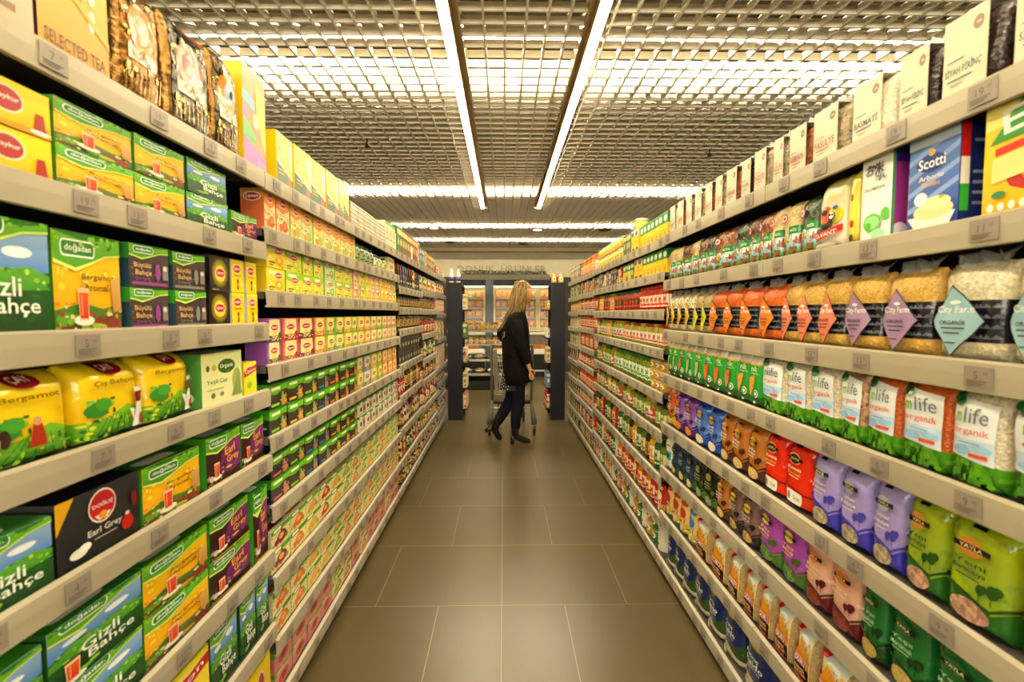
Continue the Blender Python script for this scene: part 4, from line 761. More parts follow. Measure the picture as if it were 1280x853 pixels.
jkind('jsauce', 'red sauce jar, red lid', '#b82c10', 'L#c8321c', '#f0e6d0', '#d8402a'); jkind('jsauce2', 'red sauce jar, green lid', '#b83410', 'L#2a7a34', '#2c4a20', '#d83a1c')
jkind('jpaste', 'orange paste jar', '#d8661c', 'L#d8582a', '#f0dcc0', '#e08a2a'); jkind('jyel', 'yellow sauce jar', '#d8a820', 'L#c8b850', '#f0e8d0', '#d8a02a')
jkind('jpick', 'pickle jar, yellow lid', '#9aa02a', 'L#d8b83a', '#e8e4d8', '#b84a5a'); jkind('jpick2', 'pickle jar, red lid', '#a89a3a', 'L#a8281c', '#f0e8d8', '#d86a3a')
jkind('jolive', 'green olive jar', '#7a8a24', 'L#3a8a3a', '#e4ecd8', '#6a9a3a'); jkind('jgherk', 'gherkin jar, black lid', '#6a7a24', 'L#24241c', '#d8dcb0', '#8aa03a')
jkind('jcof', 'dark coffee jar', '#3a2214', 'L#1f1a14', '#8a7a5a', '#c9a85a'); jkind('jgold', 'coffee jar, gold lid', '#54321c', 'L#c8a03a', '#c8a860', '#7a4a2a')
jkind('jgreen', 'coffee jar, green lid', '#4a2c1c', 'L#4a8a4a', '#a8b88a', '#3a5a2a'); jkind('jmix', 'vegetable jar, red label', '#8a7a2a', 'L#c8c0a8', '#c83a24', '#f0e0c0')
jkind('bdark', 'dark sauce bottle', '#241a14', 'L#1a1a16', '#c8a050', '#a83a20', 'bottle', 'sauce_bottle'); jkind('bket', 'red ketchup bottle', '#c82414', 'L#20342c', '#f0d8b0', '#c83020', 'bottle', 'sauce_bottle')
jkind('bmus', 'orange sauce bottle', '#e08a14', 'L#20302c', '#f4e0b0', '#c84a1c', 'bottle', 'sauce_bottle'); jkind('bgrn', 'green sauce bottle', '#3a6a24', 'L#d8d0b8', '#e8e0c0', '#3a7a3a', 'bottle', 'sauce_bottle')
jkind('tubg', 'yellow tub with white lid', '#e0c03a', 'L#e8e4d8', '#f0e07a', '#d8a02a', 'tub', 'food_tub')
def add_jar(key, w, h):
    d, c, lid, lab, lab2, cat, name = JK[key]; bm_, lm, tm = jar_meshes(w, h, c, lid, lab, lab2)
    t = link(name, None); link('jar_body' if cat != 'bottle' else 'bottle_body', bm_, t); link('lid', lm, t); link('label', tm, t); return t

# ------------------------------------------------------------------ stocking the shelves
_card = {}
def card_mesh(w, h, d, txt, c):
    k = (round(w, 3), txt)
    if k in _card: return _card[k]
    p = P(); cw = w*.8; x0 = -w/2
    p.box(x0, x0+cw, -.006, -.0045, .004, h, '#d2c8ae')
    p.box(x0, x0+cw, -.006, d*.55, h, h+.0015, '#e0d8c4')
    p.art(a_cardf(txt, c), cw, h-.006, lambda u, v, z: (x0+u*cw, -.0064-z, .005+v*(h-.008)))
    _card[k] = p.mesh('paper_card'); return _card[k]
_clr = {}
def clear_mesh(w, h):
    k = (round(w*100), round(h*100))
    if k in _clr: return _clr[k]
    b = B(); n = 8; g_ = []
    for j in range(3):
        g_.append([b.bm.verts.new(((i/n-.5)*w*(1-.1*j/2), .022+.012*math.sin(i*2.1+j*1.7)+.004*j, j/2*h+.004*math.sin(i*3.3)*j)) for i in range(n+1)])
    for j in range(2):
        for i in range(n): f = b.bm.faces.new((g_[j][i], g_[j][i+1], g_[j+1][i+1], g_[j+1][i])); f.smooth = True
    _clr[k] = b.mesh('clear_seal', M_CLEAR); return _clr[k]
counts = {}
def bay_of(y):
    for b in range(6):
        if y < YB[b+1]: return b
    return 5
RND = random.Random(11)
def put(side, shelf, y0, y1, key, h, stack=1, label=None, dj=.0, tilt=None, fy=None):
    """one column of goods standing between depths y0..y1"""
    y0f, y1f = y0, y1; ym = (y0f+y1f)/2; b = bay_of(ym if fy is None else fy); z = LEV[side, b][shelf]-.005
    w = (y1f-y0f)-.003
    if key in K and K[key]['kw'].get('style') == 'bag': w *= .935
    ck = (side, b, shelf); counts[ck] = counts.get(ck, 0)+1; n = counts[ck]
    rz = R(90) if side == 'left' else R(-90)
    for s_ in range(stack):
        jar = key in JK
        if jar: o = add_jar(key, w, h-.001); desc, cat, nm = JK[key][0], JK[key][5], JK[key][6]
        else:
            kk = K[key]; desc, cat, nm = kk['desc'], kk['cat'], kk['name']; me = mesh_for(key, w, h-.001)
            if kk['kw'].get('card'):
                o = link(nm, None); link('bag_body', me, o); o2 = link('paper_card', card_mesh(w, h*.97, .07, *kk.get('txt', ('YAMAN PİRİNÇ', '#5aa8a4'))), o)
            elif kk['kw'].get('clear'): o = link(nm, None); link('bag_body', me, o)
            else: o = link(nm, me)
            if kk['kw'].get('clear'): link('clear_seal', clear_mesh(w*.94, .028), o, (0, 0, h-.01))
        j = (RND.random()-.5)
        o.location = (fx(side, .022+dj+abs(j)*.008), ym, z+s_*h+.0003*(s_+1)); o.rotation_euler = (0, 0, rz+(j*.05 if tilt is None else tilt))
        pos = NTH[min(n-1, 19)]
        lay = '' if stack == 1 else ({2: ('lower ', 'upper ')}.get(stack, tuple(NTH[q]+'-layer ' for q in range(stack)))[s_])
        if label and stack == 1: lb = label
        else: lb = '%s, %s%s along the %s shelf of the %s %s bay' % (desc.replace(',', ''), lay, pos, NTH[shelf], side, NTH[b])
        ws = lb.split()
        if len(ws) > 16: lb = lb.replace(' along the ', ' on ').replace(' shelf of the ', ' shelf, ')
        tag(o, lb, cat, '%ss on the %s shelf of the %s %s bay' % (cat, NTH[shelf], side, NTH[b]))
    return o
FL, FR = 1.013, 1.049
def lrow(shelf, items, b=None):
    for it in items:
        y0, y1, key, h = it[:4]; st = it[4] if len(it) > 4 else 1; lab = it[5] if len(it) > 5 else None
        put('left', shelf, y0*FL, y1*FL, key, h, st, lab)
def seq(side, shelf, y0, y1, n, keys, h, stack=1, label=None, f=None, fill=1.0):
    f = f if f is not None else 1
    y0 *= f; y1 *= f
    for i in range(n):
        a = y0+(y1-y0)*i/n; c_ = a+(y1-y0)/n*fill; put(side, shelf, a, c_, keys[i % len(keys)] if isinstance(keys, (list, tuple)) else keys, h, stack)
# left, first bay
lrow(0, [(.68, .828, 'pinkpack', .3), (.832, .98, 'gold', .33), (1.0, 1.138, 'foilg', .255), (1.142, 1.31, 'foild', .26), (1.318, 1.445, 'foils', .27)])
put('left', 0, 1.482, 1.62, 'rainbow', .30, label='tall rainbow patterned gift box with yellow sides on the top left shelf', fy=1.5)
lrow(1, [(.62, .848, 'yelbox', .073, 2), (.853, 1.03, 'yellow', .078, 2), (1.035, 1.19, 'yellow', .08, 2), (1.2, 1.37, 'garden', .082, 2), (1.385, 1.53, 'earl', .075)])
lrow(2, [(.66, .833, 'garden', .185, 1, 'large green box with blue sky picture at the left edge'), (.837, .988, 'yellow', .182, 1, 'large green and yellow tea box with a tea glass'),
         (1.005, 1.125, 'buyulu', .091, 2), (1.14, 1.26, 'buyulu2', .091, 2), (1.275, 1.37, 'lipblack', .095, 2), (1.38, 1.445, 'lipyel', .095, 2), (1.46, 1.52, 'lipyel', .095, 2)])
lrow(3, [(.70, .868, 'yelbag2', .15, 1, 'yellow tea pack showing tea pickers at the left edge'), (.872, 1.035, 'yelbag', .152, 1, 'yellow tea pack with white teapot, left of its bergamot twin'), (1.04, 1.2, 'yelbag1', .155, 1, 'yellow bergamot tea pack beside the cream organic tea box'),
         (1.225, 1.415, 'organik', .142, 1, 'cream and green organic tea box on the fourth left shelf'), (1.425, 1.5, 'lemon', .1)])
lrow(4, [(.64, .81, 'garden', .118, 1, 'green garden tea box left of the black box with red emblem'), (.815, 1.008, 'dogus', .13, 1, 'black Earl Grey tea box with a round red emblem'), (1.013, 1.205, 'yellow', .128, 1, 'yellow bergamot tea box right of the black emblem box'), (1.235, 1.395, 'earl', .135), (1.4, 1.54, 'earl', .135)])
lrow(5, [(.6, .785, 'gardenbig', .112, 2), (.79, 1.0, 'gardenbig', .116, 2), (1.005, 1.225, 'yellow', .116, 2), (1.235, 1.43, 'earl', .117, 2), (1.45, 1.54, 'earl', .225, 1, 'tall upright Earl Grey box at the end of the sixth left shelf')])
lrow(6, [(.8, .98, 'garden', .17), (1.0, 1.215, 'lemon', .165), (1.223, 1.355, 'garden', .178), (1.364, 1.455, 'garden', .178), (1.462, 1.535, 'garden', .178)])
lrow(7, [(.9, 1.12, 'yelbox', .2), (1.13, 1.33, 'yelbox', .2), (1.34, 1.53, 'yelbox', .2)])
# left, second and third bays
lrow(0, [(1.675, 1.805, 'tallyg', .185), (1.81, 1.965, 'tallyg', .185), (1.97, 2.12, 'tallyg', .185), (2.13, 2.285, 'tallyg', .185), (2.29, 2.36, 'tallpale', .19), (2.365, 2.43, 'tallpale', .2)])
seq('left', 0, 2.5, 3.2, 6, 'flat', .021, 6); seq('left', 0, 3.22, 3.5, 3, 'greenlid', .17)
lrow(1, [(1.575, 1.655, 'fo', .135), (1.66, 1.758, 'fo', .135), (1.765, 1.86, 'fg', .13)])
seq('left', 1, 1.89, 2.56, 6, ['ft', 'fg'], .125); seq('left', 1, 2.6, 2.95, 4, 'jgreen', .105); seq('left', 1, 2.97, 3.26, 3, 'jgherk', .09)
put('left', 1, 3.29, 3.48, 'slc', .11)
seq('left', 2, 1.6, 1.88, 2, ['sy', 'sg'], .082, 2); seq('left', 2, 1.89, 2.1, 2, ['sg', 'sg'], .08, 2); seq('left', 2, 2.12, 2.5, 3, ['sgr', 'sg', 'sg'], .08, 2); seq('left', 2, 2.52, 3.5, 9, ['spk', 'sg', 'sy', 'spk', 'spk', 'sy', 'sy'], .08, 2)
ks = ['lp', 'lr', 'lw', 'lo', 'lg', 'lg', 'ly', 'lg', 'ly', 'lo', 'lc', 'lg', 'lc', 'lpk', 'lc']
ed = [1.59, 1.7, 1.835, 1.99, 2.12, 2.24, 2.36, 2.48, 2.58, 2.7, 2.83, 2.96, 3.09, 3.22, 3.35, 3.49]
put('left', 3, 1.572, 1.585, 'lipviolet', .001) if 0 else None
for i, k_ in enumerate(ks): put('left', 3, ed[i], ed[i+1], k_, .077, 2)
seq('left', 4, 1.59, 2.55, 7, ['hg', 'hy', 'hg', 'hb', 'ho', 'ho', 'ho'], .085, 2)
for (a, c_), k_ in zip([(2.56, 2.66), (2.67, 2.82), (2.83, 2.95), (2.97, 3.07), (3.08, 3.22), (3.23, 3.36), (3.37, 3.49)], ['ly', 'lb', 'ly', 'lg', 'lo', 'lo', 'lo']): put('left', 4, a, c_, k_, .085, 2)
seq('left', 5, 1.59, 2.55, 7, ['hp', 'hg', 'hb', 'hb', 'hy', 'hy', 'hy'], .08, 2); seq('left', 5, 2.57, 3.5, 7, 'kraft', .08, 2)
seq('left', 6, 1.58, 2.56, 7, ['ffp', 'ffo', 'ffy', 'ffr', 'ffy', 'ffg', 'ffo'], .073, 2); seq('left', 6, 2.57, 3.5, 7, ['ffg', 'ffy', 'ffg', 'ffo', 'ffy', 'ffg', 'ffg'], .073, 2)
seq('left', 7, 1.58, 2.56, 7, ['ffo', 'ffo', 'ffy', 'ffy', 'ffg', 'ffo', 'ffo'], .073, 2); seq('left', 7, 2.57, 3.5, 7, ['ffy', 'ffo', 'ffg', 'ffo', 'ffr', 'ffo', 'ffo'], .073, 2)
seq('left', 8, 1.58, 2.4, 6, ['fpk', 'fpk', 'fpk', 'fpk', 'ffg', 'ffk'], .07, 2); seq('left', 8, 2.41, 3.5, 8, ['fpk', 'ffk', 'fpk', 'fpk'], .068, 2)
# left, fourth to sixth bays
seq('left', 0, 3.56, 4.5, 10, ['slg', 'slg', 'slb', 'slg', 'slb', 'slr', 'slb', 'slb', 'slr', 'slc'], .2); seq('left', 0, 4.53, 5.45, 10, ['slu', 'slu', 'slg', 'slc', 'slb', 'slb', 'slb', 'slr', 'slg', 'slb'], .17); seq('left', 0, 5.55, 6.25, 7, ['slr', 'slr', 'slc', 'slg'], .1)
seq('left', 1, 3.56, 4.5, 11, ['cof', 'cof', 'cofb', 'cofb', 'cof', 'cof', 'cof', 'pob'], .19); seq('left', 1, 4.53, 5.45, 10, ['pog', 'poy', 'pog', 'por', 'poy', 'por'], .15); seq('left', 1, 5.52, 6.27, 7, ['poy', 'por'], .14)
seq('left', 2, 3.56, 4.5, 10, 'jcof', .11); seq('left', 2, 4.53, 5.45, 10, ['jgold', 'jgold', 'jcof'], .12); seq('left', 2, 5.52, 6.27, 8, 'slp', .17)
seq('left', 3, 3.56, 4.5, 12, ['jcof', 'jgold'], .125); seq('left', 3, 4.53, 5.45, 10, ['jgold', 'jsauce', 'jcof', 'jsauce'], .14); seq('left', 3, 5.52, 6.27, 8, ['slp', 'slc', 'slg'], .22)
seq('left', 4, 3.56, 4.45, 8, 'blackbox', .105, 2); seq('left', 4, 4.53, 5.45, 9, ['jcof', 'jgreen', 'pog'], .17); seq('left', 4, 5.52, 6.27, 8, ['slp', 'slc'], .26)
seq('left', 5, 3.56, 3.8, 3, 'redcan', .1, 2); seq('left', 5, 3.85, 4.5, 7, ['jgold', 'jgold', 'jyel'], .19); seq('left', 5, 4.53, 5.45, 9, ['jsauce', 'jcof', 'poy'], .15); seq('left', 5, 5.52, 6.27, 7, ['pow', 'poy'], .14)
seq('left', 6, 3.56, 4.5, 10, ['jcof', 'pob', 'pop', 'pob', 'jcof'], .19); seq('left', 6, 4.53, 5.45, 9, ['jsauce', 'pow', 'por'], .19); seq('left', 6, 5.52, 6.27, 7, ['pow', 'pog'], .15)
seq('left', 7, 3.56, 4.5, 9, ['pob', 'slr', 'jgreen', 'bgrn', 'pob'], .16); seq('left', 7, 4.53, 5.45, 9, ['poy', 'pow', 'jyel'], .17); seq('left', 7, 5.52, 6.27, 7, ['poy', 'pow', 'pog'], .14)
seq('left', 8, 3.56, 4.5, 8, ['jgold', 'pob', 'poy', 'pob'], .13); seq('left', 8, 4.53, 5.45, 8, ['pow', 'por', 'pob'], .14); seq('left', 8, 5.52, 6.27, 6, ['pow', 'poy'], .11)

def rrow(shelf, items):
    for it in items:
        y0, y1, key, h = it[:4]; put('right', shelf, y0*FR+.002, y1*FR-.002, key, h, it[4] if len(it) > 4 else 1, it[5] if len(it) > 5 else None)
for k_, tx in (('cdk', ('SİYAH PİRİNÇ', '#2f7a78')), ('cdw', ('BASMATİ', '#2f5c68')), ('cdb', ('FASULYE', '#a0483c')), ('cdr', ('BARBUNYA', '#a03c30'))): K[k_]['txt'] = tx
rrow(0, [(.64, .79, 'cdk', .15), (.8, .915, 'cdk', .15), (.925, 1.015, 'cdk', .142), (1.03, 1.15, 'cdw', .14), (1.165, 1.29, 'cdb', .138), (1.3, 1.4, 'cdr', .138)])
rrow(0, [(1.41, 1.48, 'cdb', .138), (1.495, 1.59, 'cdb', .138), (1.6, 1.68, 'cdk', .138), (1.69, 1.79, 'cdr', .138), (1.8, 1.88, 'cdb', .138), (1.89, 1.98, 'cdr', .138), (1.99, 2.08, 'cdb', .138), (2.09, 2.18, 'cdb', .138), (2.19, 2.29, 'cdr', .138), (2.3, 2.4, 'cdw', .138)])
rrow(1, [(.63, .83, 'ebru', .21, 1, 'yellow food box with green lettering at the right edge'), (.87, .988, 'scotti', .195, 1, 'blue rice box with risotto bowl and tricolour side'), (1.02, 1.113, 'okome', .195, 1, 'white rice box with brush characters and purple side'), (1.12, 1.16, 'yelrice', .19, 1, 'narrow yellow rice bag between the white box and panda bag'), (1.165, 1.27, 'elvant', .185, 1, 'cream rice bag with panda, elephants and a red ribbon')])
e2 = [1.275, 1.35, 1.43, 1.495, 1.565, 1.63, 1.75, 1.9, 1.975, 2.06, 2.15, 2.25, 2.33, 2.42]
for i, k_ in enumerate(['red', 'rei', 'rei', 'rer', 'reb', 'red', 'rer', 'red', 'reb', 'rei', 'reb', 'rei', 'rei']): put('right', 1, e2[i]*FR, e2[i+1]*FR-.004, k_, .165)
e3 = [.66, .778, .914, 1.038, 1.15, 1.245, 1.335, 1.42, 1.55, 1.68, 1.8, 1.92, 2.0, 2.09, 2.18, 2.27, 2.35, 2.41]
for i, k_ in enumerate(['dbl', 'dbl', 'dpu', 'dpu', 'dsa', 'dsa', 'dsa', 'dor', 'dor', 'dor', 'dor', 'dlm', 'dlm', 'dye', 'dye', 'dye', 'dye']): put('right', 2, e3[i]*FR, e3[i+1]*FR-.003, k_, .185)
e4 = [.63, .768, .868, .982, 1.08, 1.163, 1.275, 1.39, 1.52]
for i, k_ in enumerate(['mlb', 'mlw', 'mlo', 'mlo', 'mlb', 'mlw', 'mlw', 'mlw']): put('right', 3, e4[i]*FR, e4[i+1]*FR-.003, k_, .18)
e4 = [1.525, 1.6, 1.69, 1.79, 1.88, 1.98, 2.08, 2.18, 2.26, 2.34, 2.41]
for i, k_ in enumerate(['gpo', 'gpo', 'gpr', 'gpr', 'gpr', 'gpw', 'gpw', 'gpr', 'gpw', 'gpw']): put('right', 3, e4[i]*FR, e4[i+1]*FR-.003, k_, .18)
e5 = [.58, .745, .868, .962, 1.052, 1.155, 1.265, 1.385, 1.495, 1.6, 1.71, 1.81, 1.92, 2.05, 2.18, 2.3, 2.41]
for i, k_ in enumerate(['ror', 'rli', 'rli', 'rvi', 'rvi', 'rvi', 'rre', 'rre', 'rta', 'rta', 'rta', 'rbl', 'rbl', 'rpu', 'rpu', 'rrp']): put('right', 4, e5[i]*FR, e5[i+1]*FR-.003, k_, .205 if i < 8 else .19)
e6 = [.64, .76, .885, .99, 1.07, 1.175, 1.28, 1.395, 1.52, 1.63, 1.73, 1.83, 1.94, 2.04, 2.14, 2.24, 2.33, 2.42]
for i, k_ in enumerate(['rgr', 'rgr', 'rgr', 'rgr', 'rma', 'rma', 'rmg', 'rmg', 'rbr', 'rbr', 'rta', 'rbk', 'rbk', 'rnv', 'rnv', 'rnv', 'whitebag']): put('right', 5, e6[i]*FR, e6[i+1]*FR-.003, k_, .195 if i < 8 else .175)
e7 = [.84, .96, 1.08, 1.21, 1.31, 1.41, 1.5, 1.6, 1.71, 1.86, 2.02, 2.12, 2.22, 2.32, 2.41]
for i, k_ in enumerate(['durur', 'durur', 'duru', 'duru', 'duru', 'duru', 'duru', 'duru', 'duru', 'duru', 'pastab', 'pasta', 'pasta', 'pasta']): put('right', 6, e7[i]*FR, e7[i+1]*FR-.01, k_, .165)
e8 = [.98, 1.13, 1.27, 1.42, 1.61, 1.76, 1.9, 2.04, 2.17, 2.28, 2.38]
for i, k_ in enumerate(['baldo']*10): put('right', 7, e8[i]*FR, e8[i+1]*FR-.008, k_, .23)
# right, third and fourth bays
seq('right', 0, 2.56, 3.08, 7, 'soup', .14); seq('right', 0, 3.1, 3.28, 2, 'soup2', .145); seq('right', 0, 3.3, 3.5, 3, ['slg', 'slb', 'slg'], .15)
seq('right', 0, 3.55, 4.48, 10, 'tubg', .085, 2); seq('right', 1, 2.56, 3.0, 6, 'soup', .13); seq('right', 1, 3.02, 3.2, 2, 'soup2', .13); seq('right', 1, 3.22, 3.5, 4, ['slg', 'soup'], .125)
seq('right', 1, 3.55, 4.48, 11, ['por', 'pow', 'slk', 'slk', 'pop', 'slk'], .135)
seq('right', 2, 2.57, 3.1, 7, ['jsauce'], .145); seq('right', 2, 3.12, 3.5, 5, ['jsauce2'], .14); seq('right', 2, 3.55, 4.48, 11, ['jsauce2', 'jsauce2', 'jsauce2', 'jyel', 'jyel'], .14)
seq('right', 3, 2.57, 3.5, 11, ['jpick2', 'jpick2', 'jpick'], .135); seq('right', 3, 3.55, 4.48, 11, ['jpick', 'jpick', 'jpick', 'jgherk', 'jyel', 'jyel'], .14)
seq('right', 4, 2.57, 2.85, 3, 'goldcan', .055, 3); seq('right', 4, 2.87, 3.5, 7, 'jolive', .165); seq('right', 4, 3.55, 4.48, 11, ['jolive', 'jolive', 'jpick', 'jmix', 'jgherk'], .16)
seq('right', 5, 2.57, 3.5, 10, ['jgherk', 'jgherk', 'jmix', 'jpick', 'jgherk'], .14); seq('right', 5, 3.55, 4.48, 10, ['jmix', 'jgherk', 'jpick2', 'jgherk', 'jyel'], .14)
seq('right', 6, 2.57, 3.5, 10, ['jgherk', 'bgrn', 'jyel', 'bdark'], .175); seq('right', 6, 3.55, 4.48, 10, ['bgrn', 'jsauce2', 'bmus', 'bdark', 'jgherk'], .175)
seq('right', 7, 2.57, 3.5, 11, ['por', 'bket', 'bket', 'bmus', 'bket', 'bmus'], .16); seq('right', 7, 3.55, 4.48, 11, ['bmus', 'whitecan', 'bgrn', 'bgrn', 'bket', 'bgrn'], .15)
seq('right', 8, 2.57, 3.5, 9, ['whitecan', 'greencan', 'goldcan'], .08, 2); seq('right', 8, 3.55, 4.48, 10, ['pinkcan', 'greencan', 'whitecan', 'pinkcan', 'goldcan'], .08, 2)
# right, fifth and sixth bays
for b_, (a, c_) in ((4, (4.53, 5.46)), (5, (5.51, 6.26))):
    n_ = 11 if b_ == 4 else 9; g_ = b_ == 4
    L_ = LEV['right', b_]
    rows = [(['jpaste', 'jpaste', 'jyel'] if g_ else ['slu', 'pow', 'slp', 'slg'], .17), (['pob', 'slb', 'por', 'pow'] if g_ else ['slg', 'poy', 'slc'], .14), (['jsauce', 'jsauce', 'jyel'] if g_ else ['jyel'], .13), (['jpaste', 'jsauce'] if g_ else ['slc', 'slp'], .14),
            (['jpaste', 'jsauce2', 'jpaste'] if g_ else ['slc', 'pog'], .16), (['jpaste', 'jmix'] if g_ else ['pow', 'pob'], .14), (['jpaste', 'jpaste', 'jsauce'] if g_ else ['pob', 'pog'], .16), (['jpaste', 'pinkcan', 'jyel'] if g_ else ['pog', 'poy'], .13), (['por', 'pinkcan', 'bket'] if g_ else ['pog', 'pob'], .15), (['pinkcan', 'greencan', 'poy', 'goldcan'] if g_ else ['cofb', 'pow', 'poy'], .13)]
    for i, (kk_, h_) in enumerate(rows): seq('right', i, a, c_, n_, kk_, h_)

# big tub standing on the yellow tins, small signs clipped to the rails
tag(put('right', 0, 3.56, 3.67, 'tubg', .001) and None or BAYS['right', 3]) if 0 else None
t = add_jar('tubg', .115, .12); t.location = (fx('right', .13), 3.62, LEV['right', 3][0]+.172); t.rotation_euler = (0, 0, R(-90))
tag(t, 'large tub with white lid standing above the yellow tubs, right top shelf', 'tub')
for x0, x1, y, z0, z1, sd in ((-.905, -.77, 3.51, 1.852, 1.97, 'left'), (-.865, -.765, 4.10, 1.852, 1.955, 'left'), (-.87, -.765, 5.49, 1.64, 1.71, 'left'), (-.83, -.765, 6.2, 1.852, 1.91, 'left'), (.845, .925, 4.50, 1.812, 1.90, 'right')):
    w_, h_ = x1-x0, z1-z0
    t = thing('shelf_sign', ((x0+x1)/2, y, z0), label='small white shelf sign clipped to the %s rail, about %s along' % (sd, {3.51: 'halfway', 4.10: 'two thirds', 5.49: 'four fifths', 6.2: 'at the far end', 4.50: 'halfway'}[y]) if y != 6.2 else 'small white shelf sign at the far end of the left top rail', cat='sign', group='white signs clipped to the shelf rails')
    B().box(-w_/2, w_/2, 0, .003, 0, h_, .001).obj('sign_card', M_WHITE, t)
    B().box(-w_*.3, w_*.32, -.0015, -.0003, h_*.5, h_*.58).obj('printed_line', M_INK, t)
    B().box(-.01, .01, .003, .008, -.002, h_*.3).obj('clip', M_RAIL, t)

# navy end panels with small end displays
for sd, sx in (('left', -1), ('right', 1)):
    xa, xb = (-.735, -.545) if sx < 0 else (.615, .80)
    t = thing('end_panel', ((xa+xb)/2, 6.33, 0), label='tall navy end panel closing the %s shelving run' % sd, cat='panel', group='navy end panels')
    hw = (xb-xa)/2
    B().box(-hw, hw, -.02, .02, 0, 1.80).obj('side_panel', M_NAVY, t)
    B().box(-hw, hw, .02, .44, 1.76, 1.79).obj('top_shelf', M_NAVY, t)
    B().box(-sx*hw*0-hw, hw, .42, .44, 0, 1.76).obj('back_sheet', M_NAVY, t)
    ex = hw if sx < 0 else -hw
    for z in (1.45, 1.08, .75, .42, .14):
        b_ = B(); x0_, x1_ = (ex-.0, ex+(.1 if z > 1.4 else .06)) if sx < 0 else (ex-(.1 if z > 1.4 else .06), ex)
        b_.box(x0_, x1_, .02, .44, z-.02, z).obj('side_shelf', M_NAVY, t)
    for q, z in enumerate((1.45, 1.08, .75, .42, .14)):
        for j in range(4):
            ky = (['slc', 'slg', 'pow', 'slc', 'slp'] if sx < 0 else ['goldcan', 'whitecan', 'slc', 'slu', 'por'])[q]
            me = mesh_for(ky, .048, .2 if K[ky]['kw'].get('style') != 'can' else .12)
            o = link(K[ky]['name'], me); xx = (xa+xb)/2+ex+(.028 if sx < 0 else -.028)
            o.location = (xx, 6.37+j*.095+.0, z+.0005); o.rotation_euler = (0, 0, 0)
            tag(o, '%s, %s from front on the %s end display shelf, %s panel' % (K[ky]['desc'].replace(',', ''), NTH[j], NTH[q], sd), K[ky]['cat'], 'goods on the %s end display' % sd)
    # goods on top of the panel
    for j, xx in enumerate([-.05, .04]):
        if sx < 0:
            p = P(); p.lathe([(.028, 0), (.03, .01), (.03, .12), (.014, .16), (.013, .19)], '#e0d8c4', 'C', 12); p.lathe([(.0305, .03), (.0305, .09)], '#5a3a8a', 'C', 12); o = link('white_bottle', p.mesh('white_bottle'))
            tag(o, 'white bottle with violet label on the left end panel, %s' % ('nearer shelving', 'nearer aisle')[j], 'bottle', 'bottles on the left end panel')
        else:
            o = link('food_can', mesh_for('goldcan', .075, .13)); tag(o, 'gold labelled can on top of the right end panel, %s' % ('nearer aisle', 'nearer shelving')[j], 'can', 'cans on the right end panel')
        o.location = ((xa+xb)/2+xx, 6.36 if sx > 0 else 6.42, 1.7905)

# ------------------------------------------------------------------ far wall: soffit, letters, freezers
YF = 11.0
struct(B().box(-7, 7, 10.86, 10.89, 2.60, 3.6).obj('wall_1', M_WALL)); struct(B().box(-7, 7, 10.89, 12.0, 2.80, 3.6).obj('wall_4', M_WALL))
t = thing('added_wall_lamp', (0, 10.97, 2.70), label='unseen tube lamp added to wash the lettered far wall with light', cat='lamp')  # unseen lamp added to brighten the lettered wall
B().tube([(-5, 0, 0), (5, 0, 0)], .016, 8).obj('lamp_tube', mat('added_wall_light', '#ffffff', emis=TUBE_COL, es=12), t); B().box(-5, 5, -.03, .03, .03, .10).obj('lamp_batten', M_WHITE, t)
struct(B().prism([(10.86, 2.85), (10.80, 2.85), (10.80, 2.78), (10.86, 2.74)], 'x', -7, 7).obj('trim_2', M_ALU))
struct(B().box(-7, 7, 11.70, 12.0, 2.26, 2.80).obj('wall_2', M_WALL))
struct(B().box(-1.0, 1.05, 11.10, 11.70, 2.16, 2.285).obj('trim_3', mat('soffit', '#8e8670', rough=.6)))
struct(B().box(-7, 7, 11.55, 12.0, 0, 2.26).obj('wall_3', mat('dark_wall', '#3a352c', rough=.8)))
sg = thing('wall_lettering', (-.05, 11.69, 2.31), label='pale raised letters DONUK ÜRÜNLER on the beige far wall', cat='sign')
_wd = [text_geo(ch)[2]*.235 if ch != ' ' else .08 for ch in 'DONUK ÜRÜNLER']; _x = -(sum(_wd)+.03*12)/2; M_LET = mat('letter', '#a89e82', rough=.5)
for i, ch in enumerate('DONUK ÜRÜNLER'):
    if ch != ' ':
        vs, fs, wd, ht = text_geo(ch); b = B(); k_ = .235
        y_off = (ht-.72)*.5 if ht > .8 else 0
        lo = [b.bm.verts.new((x*k_, 0, (y+y_off)*k_)) for x, y in vs]
        for f in fs:
            try: b.bm.faces.new([lo[q] for q in f])
            except ValueError: pass
        e = bmesh.ops.extrude_face_region(b.bm, geom=b.bm.faces[:]); bmesh.ops.translate(b.bm, verts=[v for v in e['geom'] if isinstance(v, bmesh.types.BMVert)], vec=(0, -.03, 0))
        b.obj('letter', M_LET, sg, (_x+_wd[i]/2, -.001, .15))
    _x += _wd[i]+.03
# plant trough above the freezers
rn = random.Random(3); b = B()
for i in range(700):
    x = rn.uniform(-.97, .97); y = rn.uniform(-.1, .1); z = rn.uniform(.0, .085); a = rn.uniform(0, 2*PI); s_ = rn.uniform(.02, .05)
    v = [b.bm.verts.new((x+math.cos(a+q*PI/2)*s_*(1, .4, 1, .4)[q], y+math.sin(a+q*PI/2)*s_*(1, .4, 1, .4)[q]*.6, z+(0, .01, .02, .005)[q]+.01)) for q in range(4)]
    b.bm.faces.new(v)
pl = thing('plant_trough', (.02, 11.3, 2.285), label='row of small dark green plants above the freezers', cat='plants')
o = b.obj('foliage', mat('leaves', '#2c4a26', rough=.6), pl); o['kind'] = 'stuff'
B().box(-.98, .98, -.1, .1, 0, .025).obj('trough', M_BLK, pl)
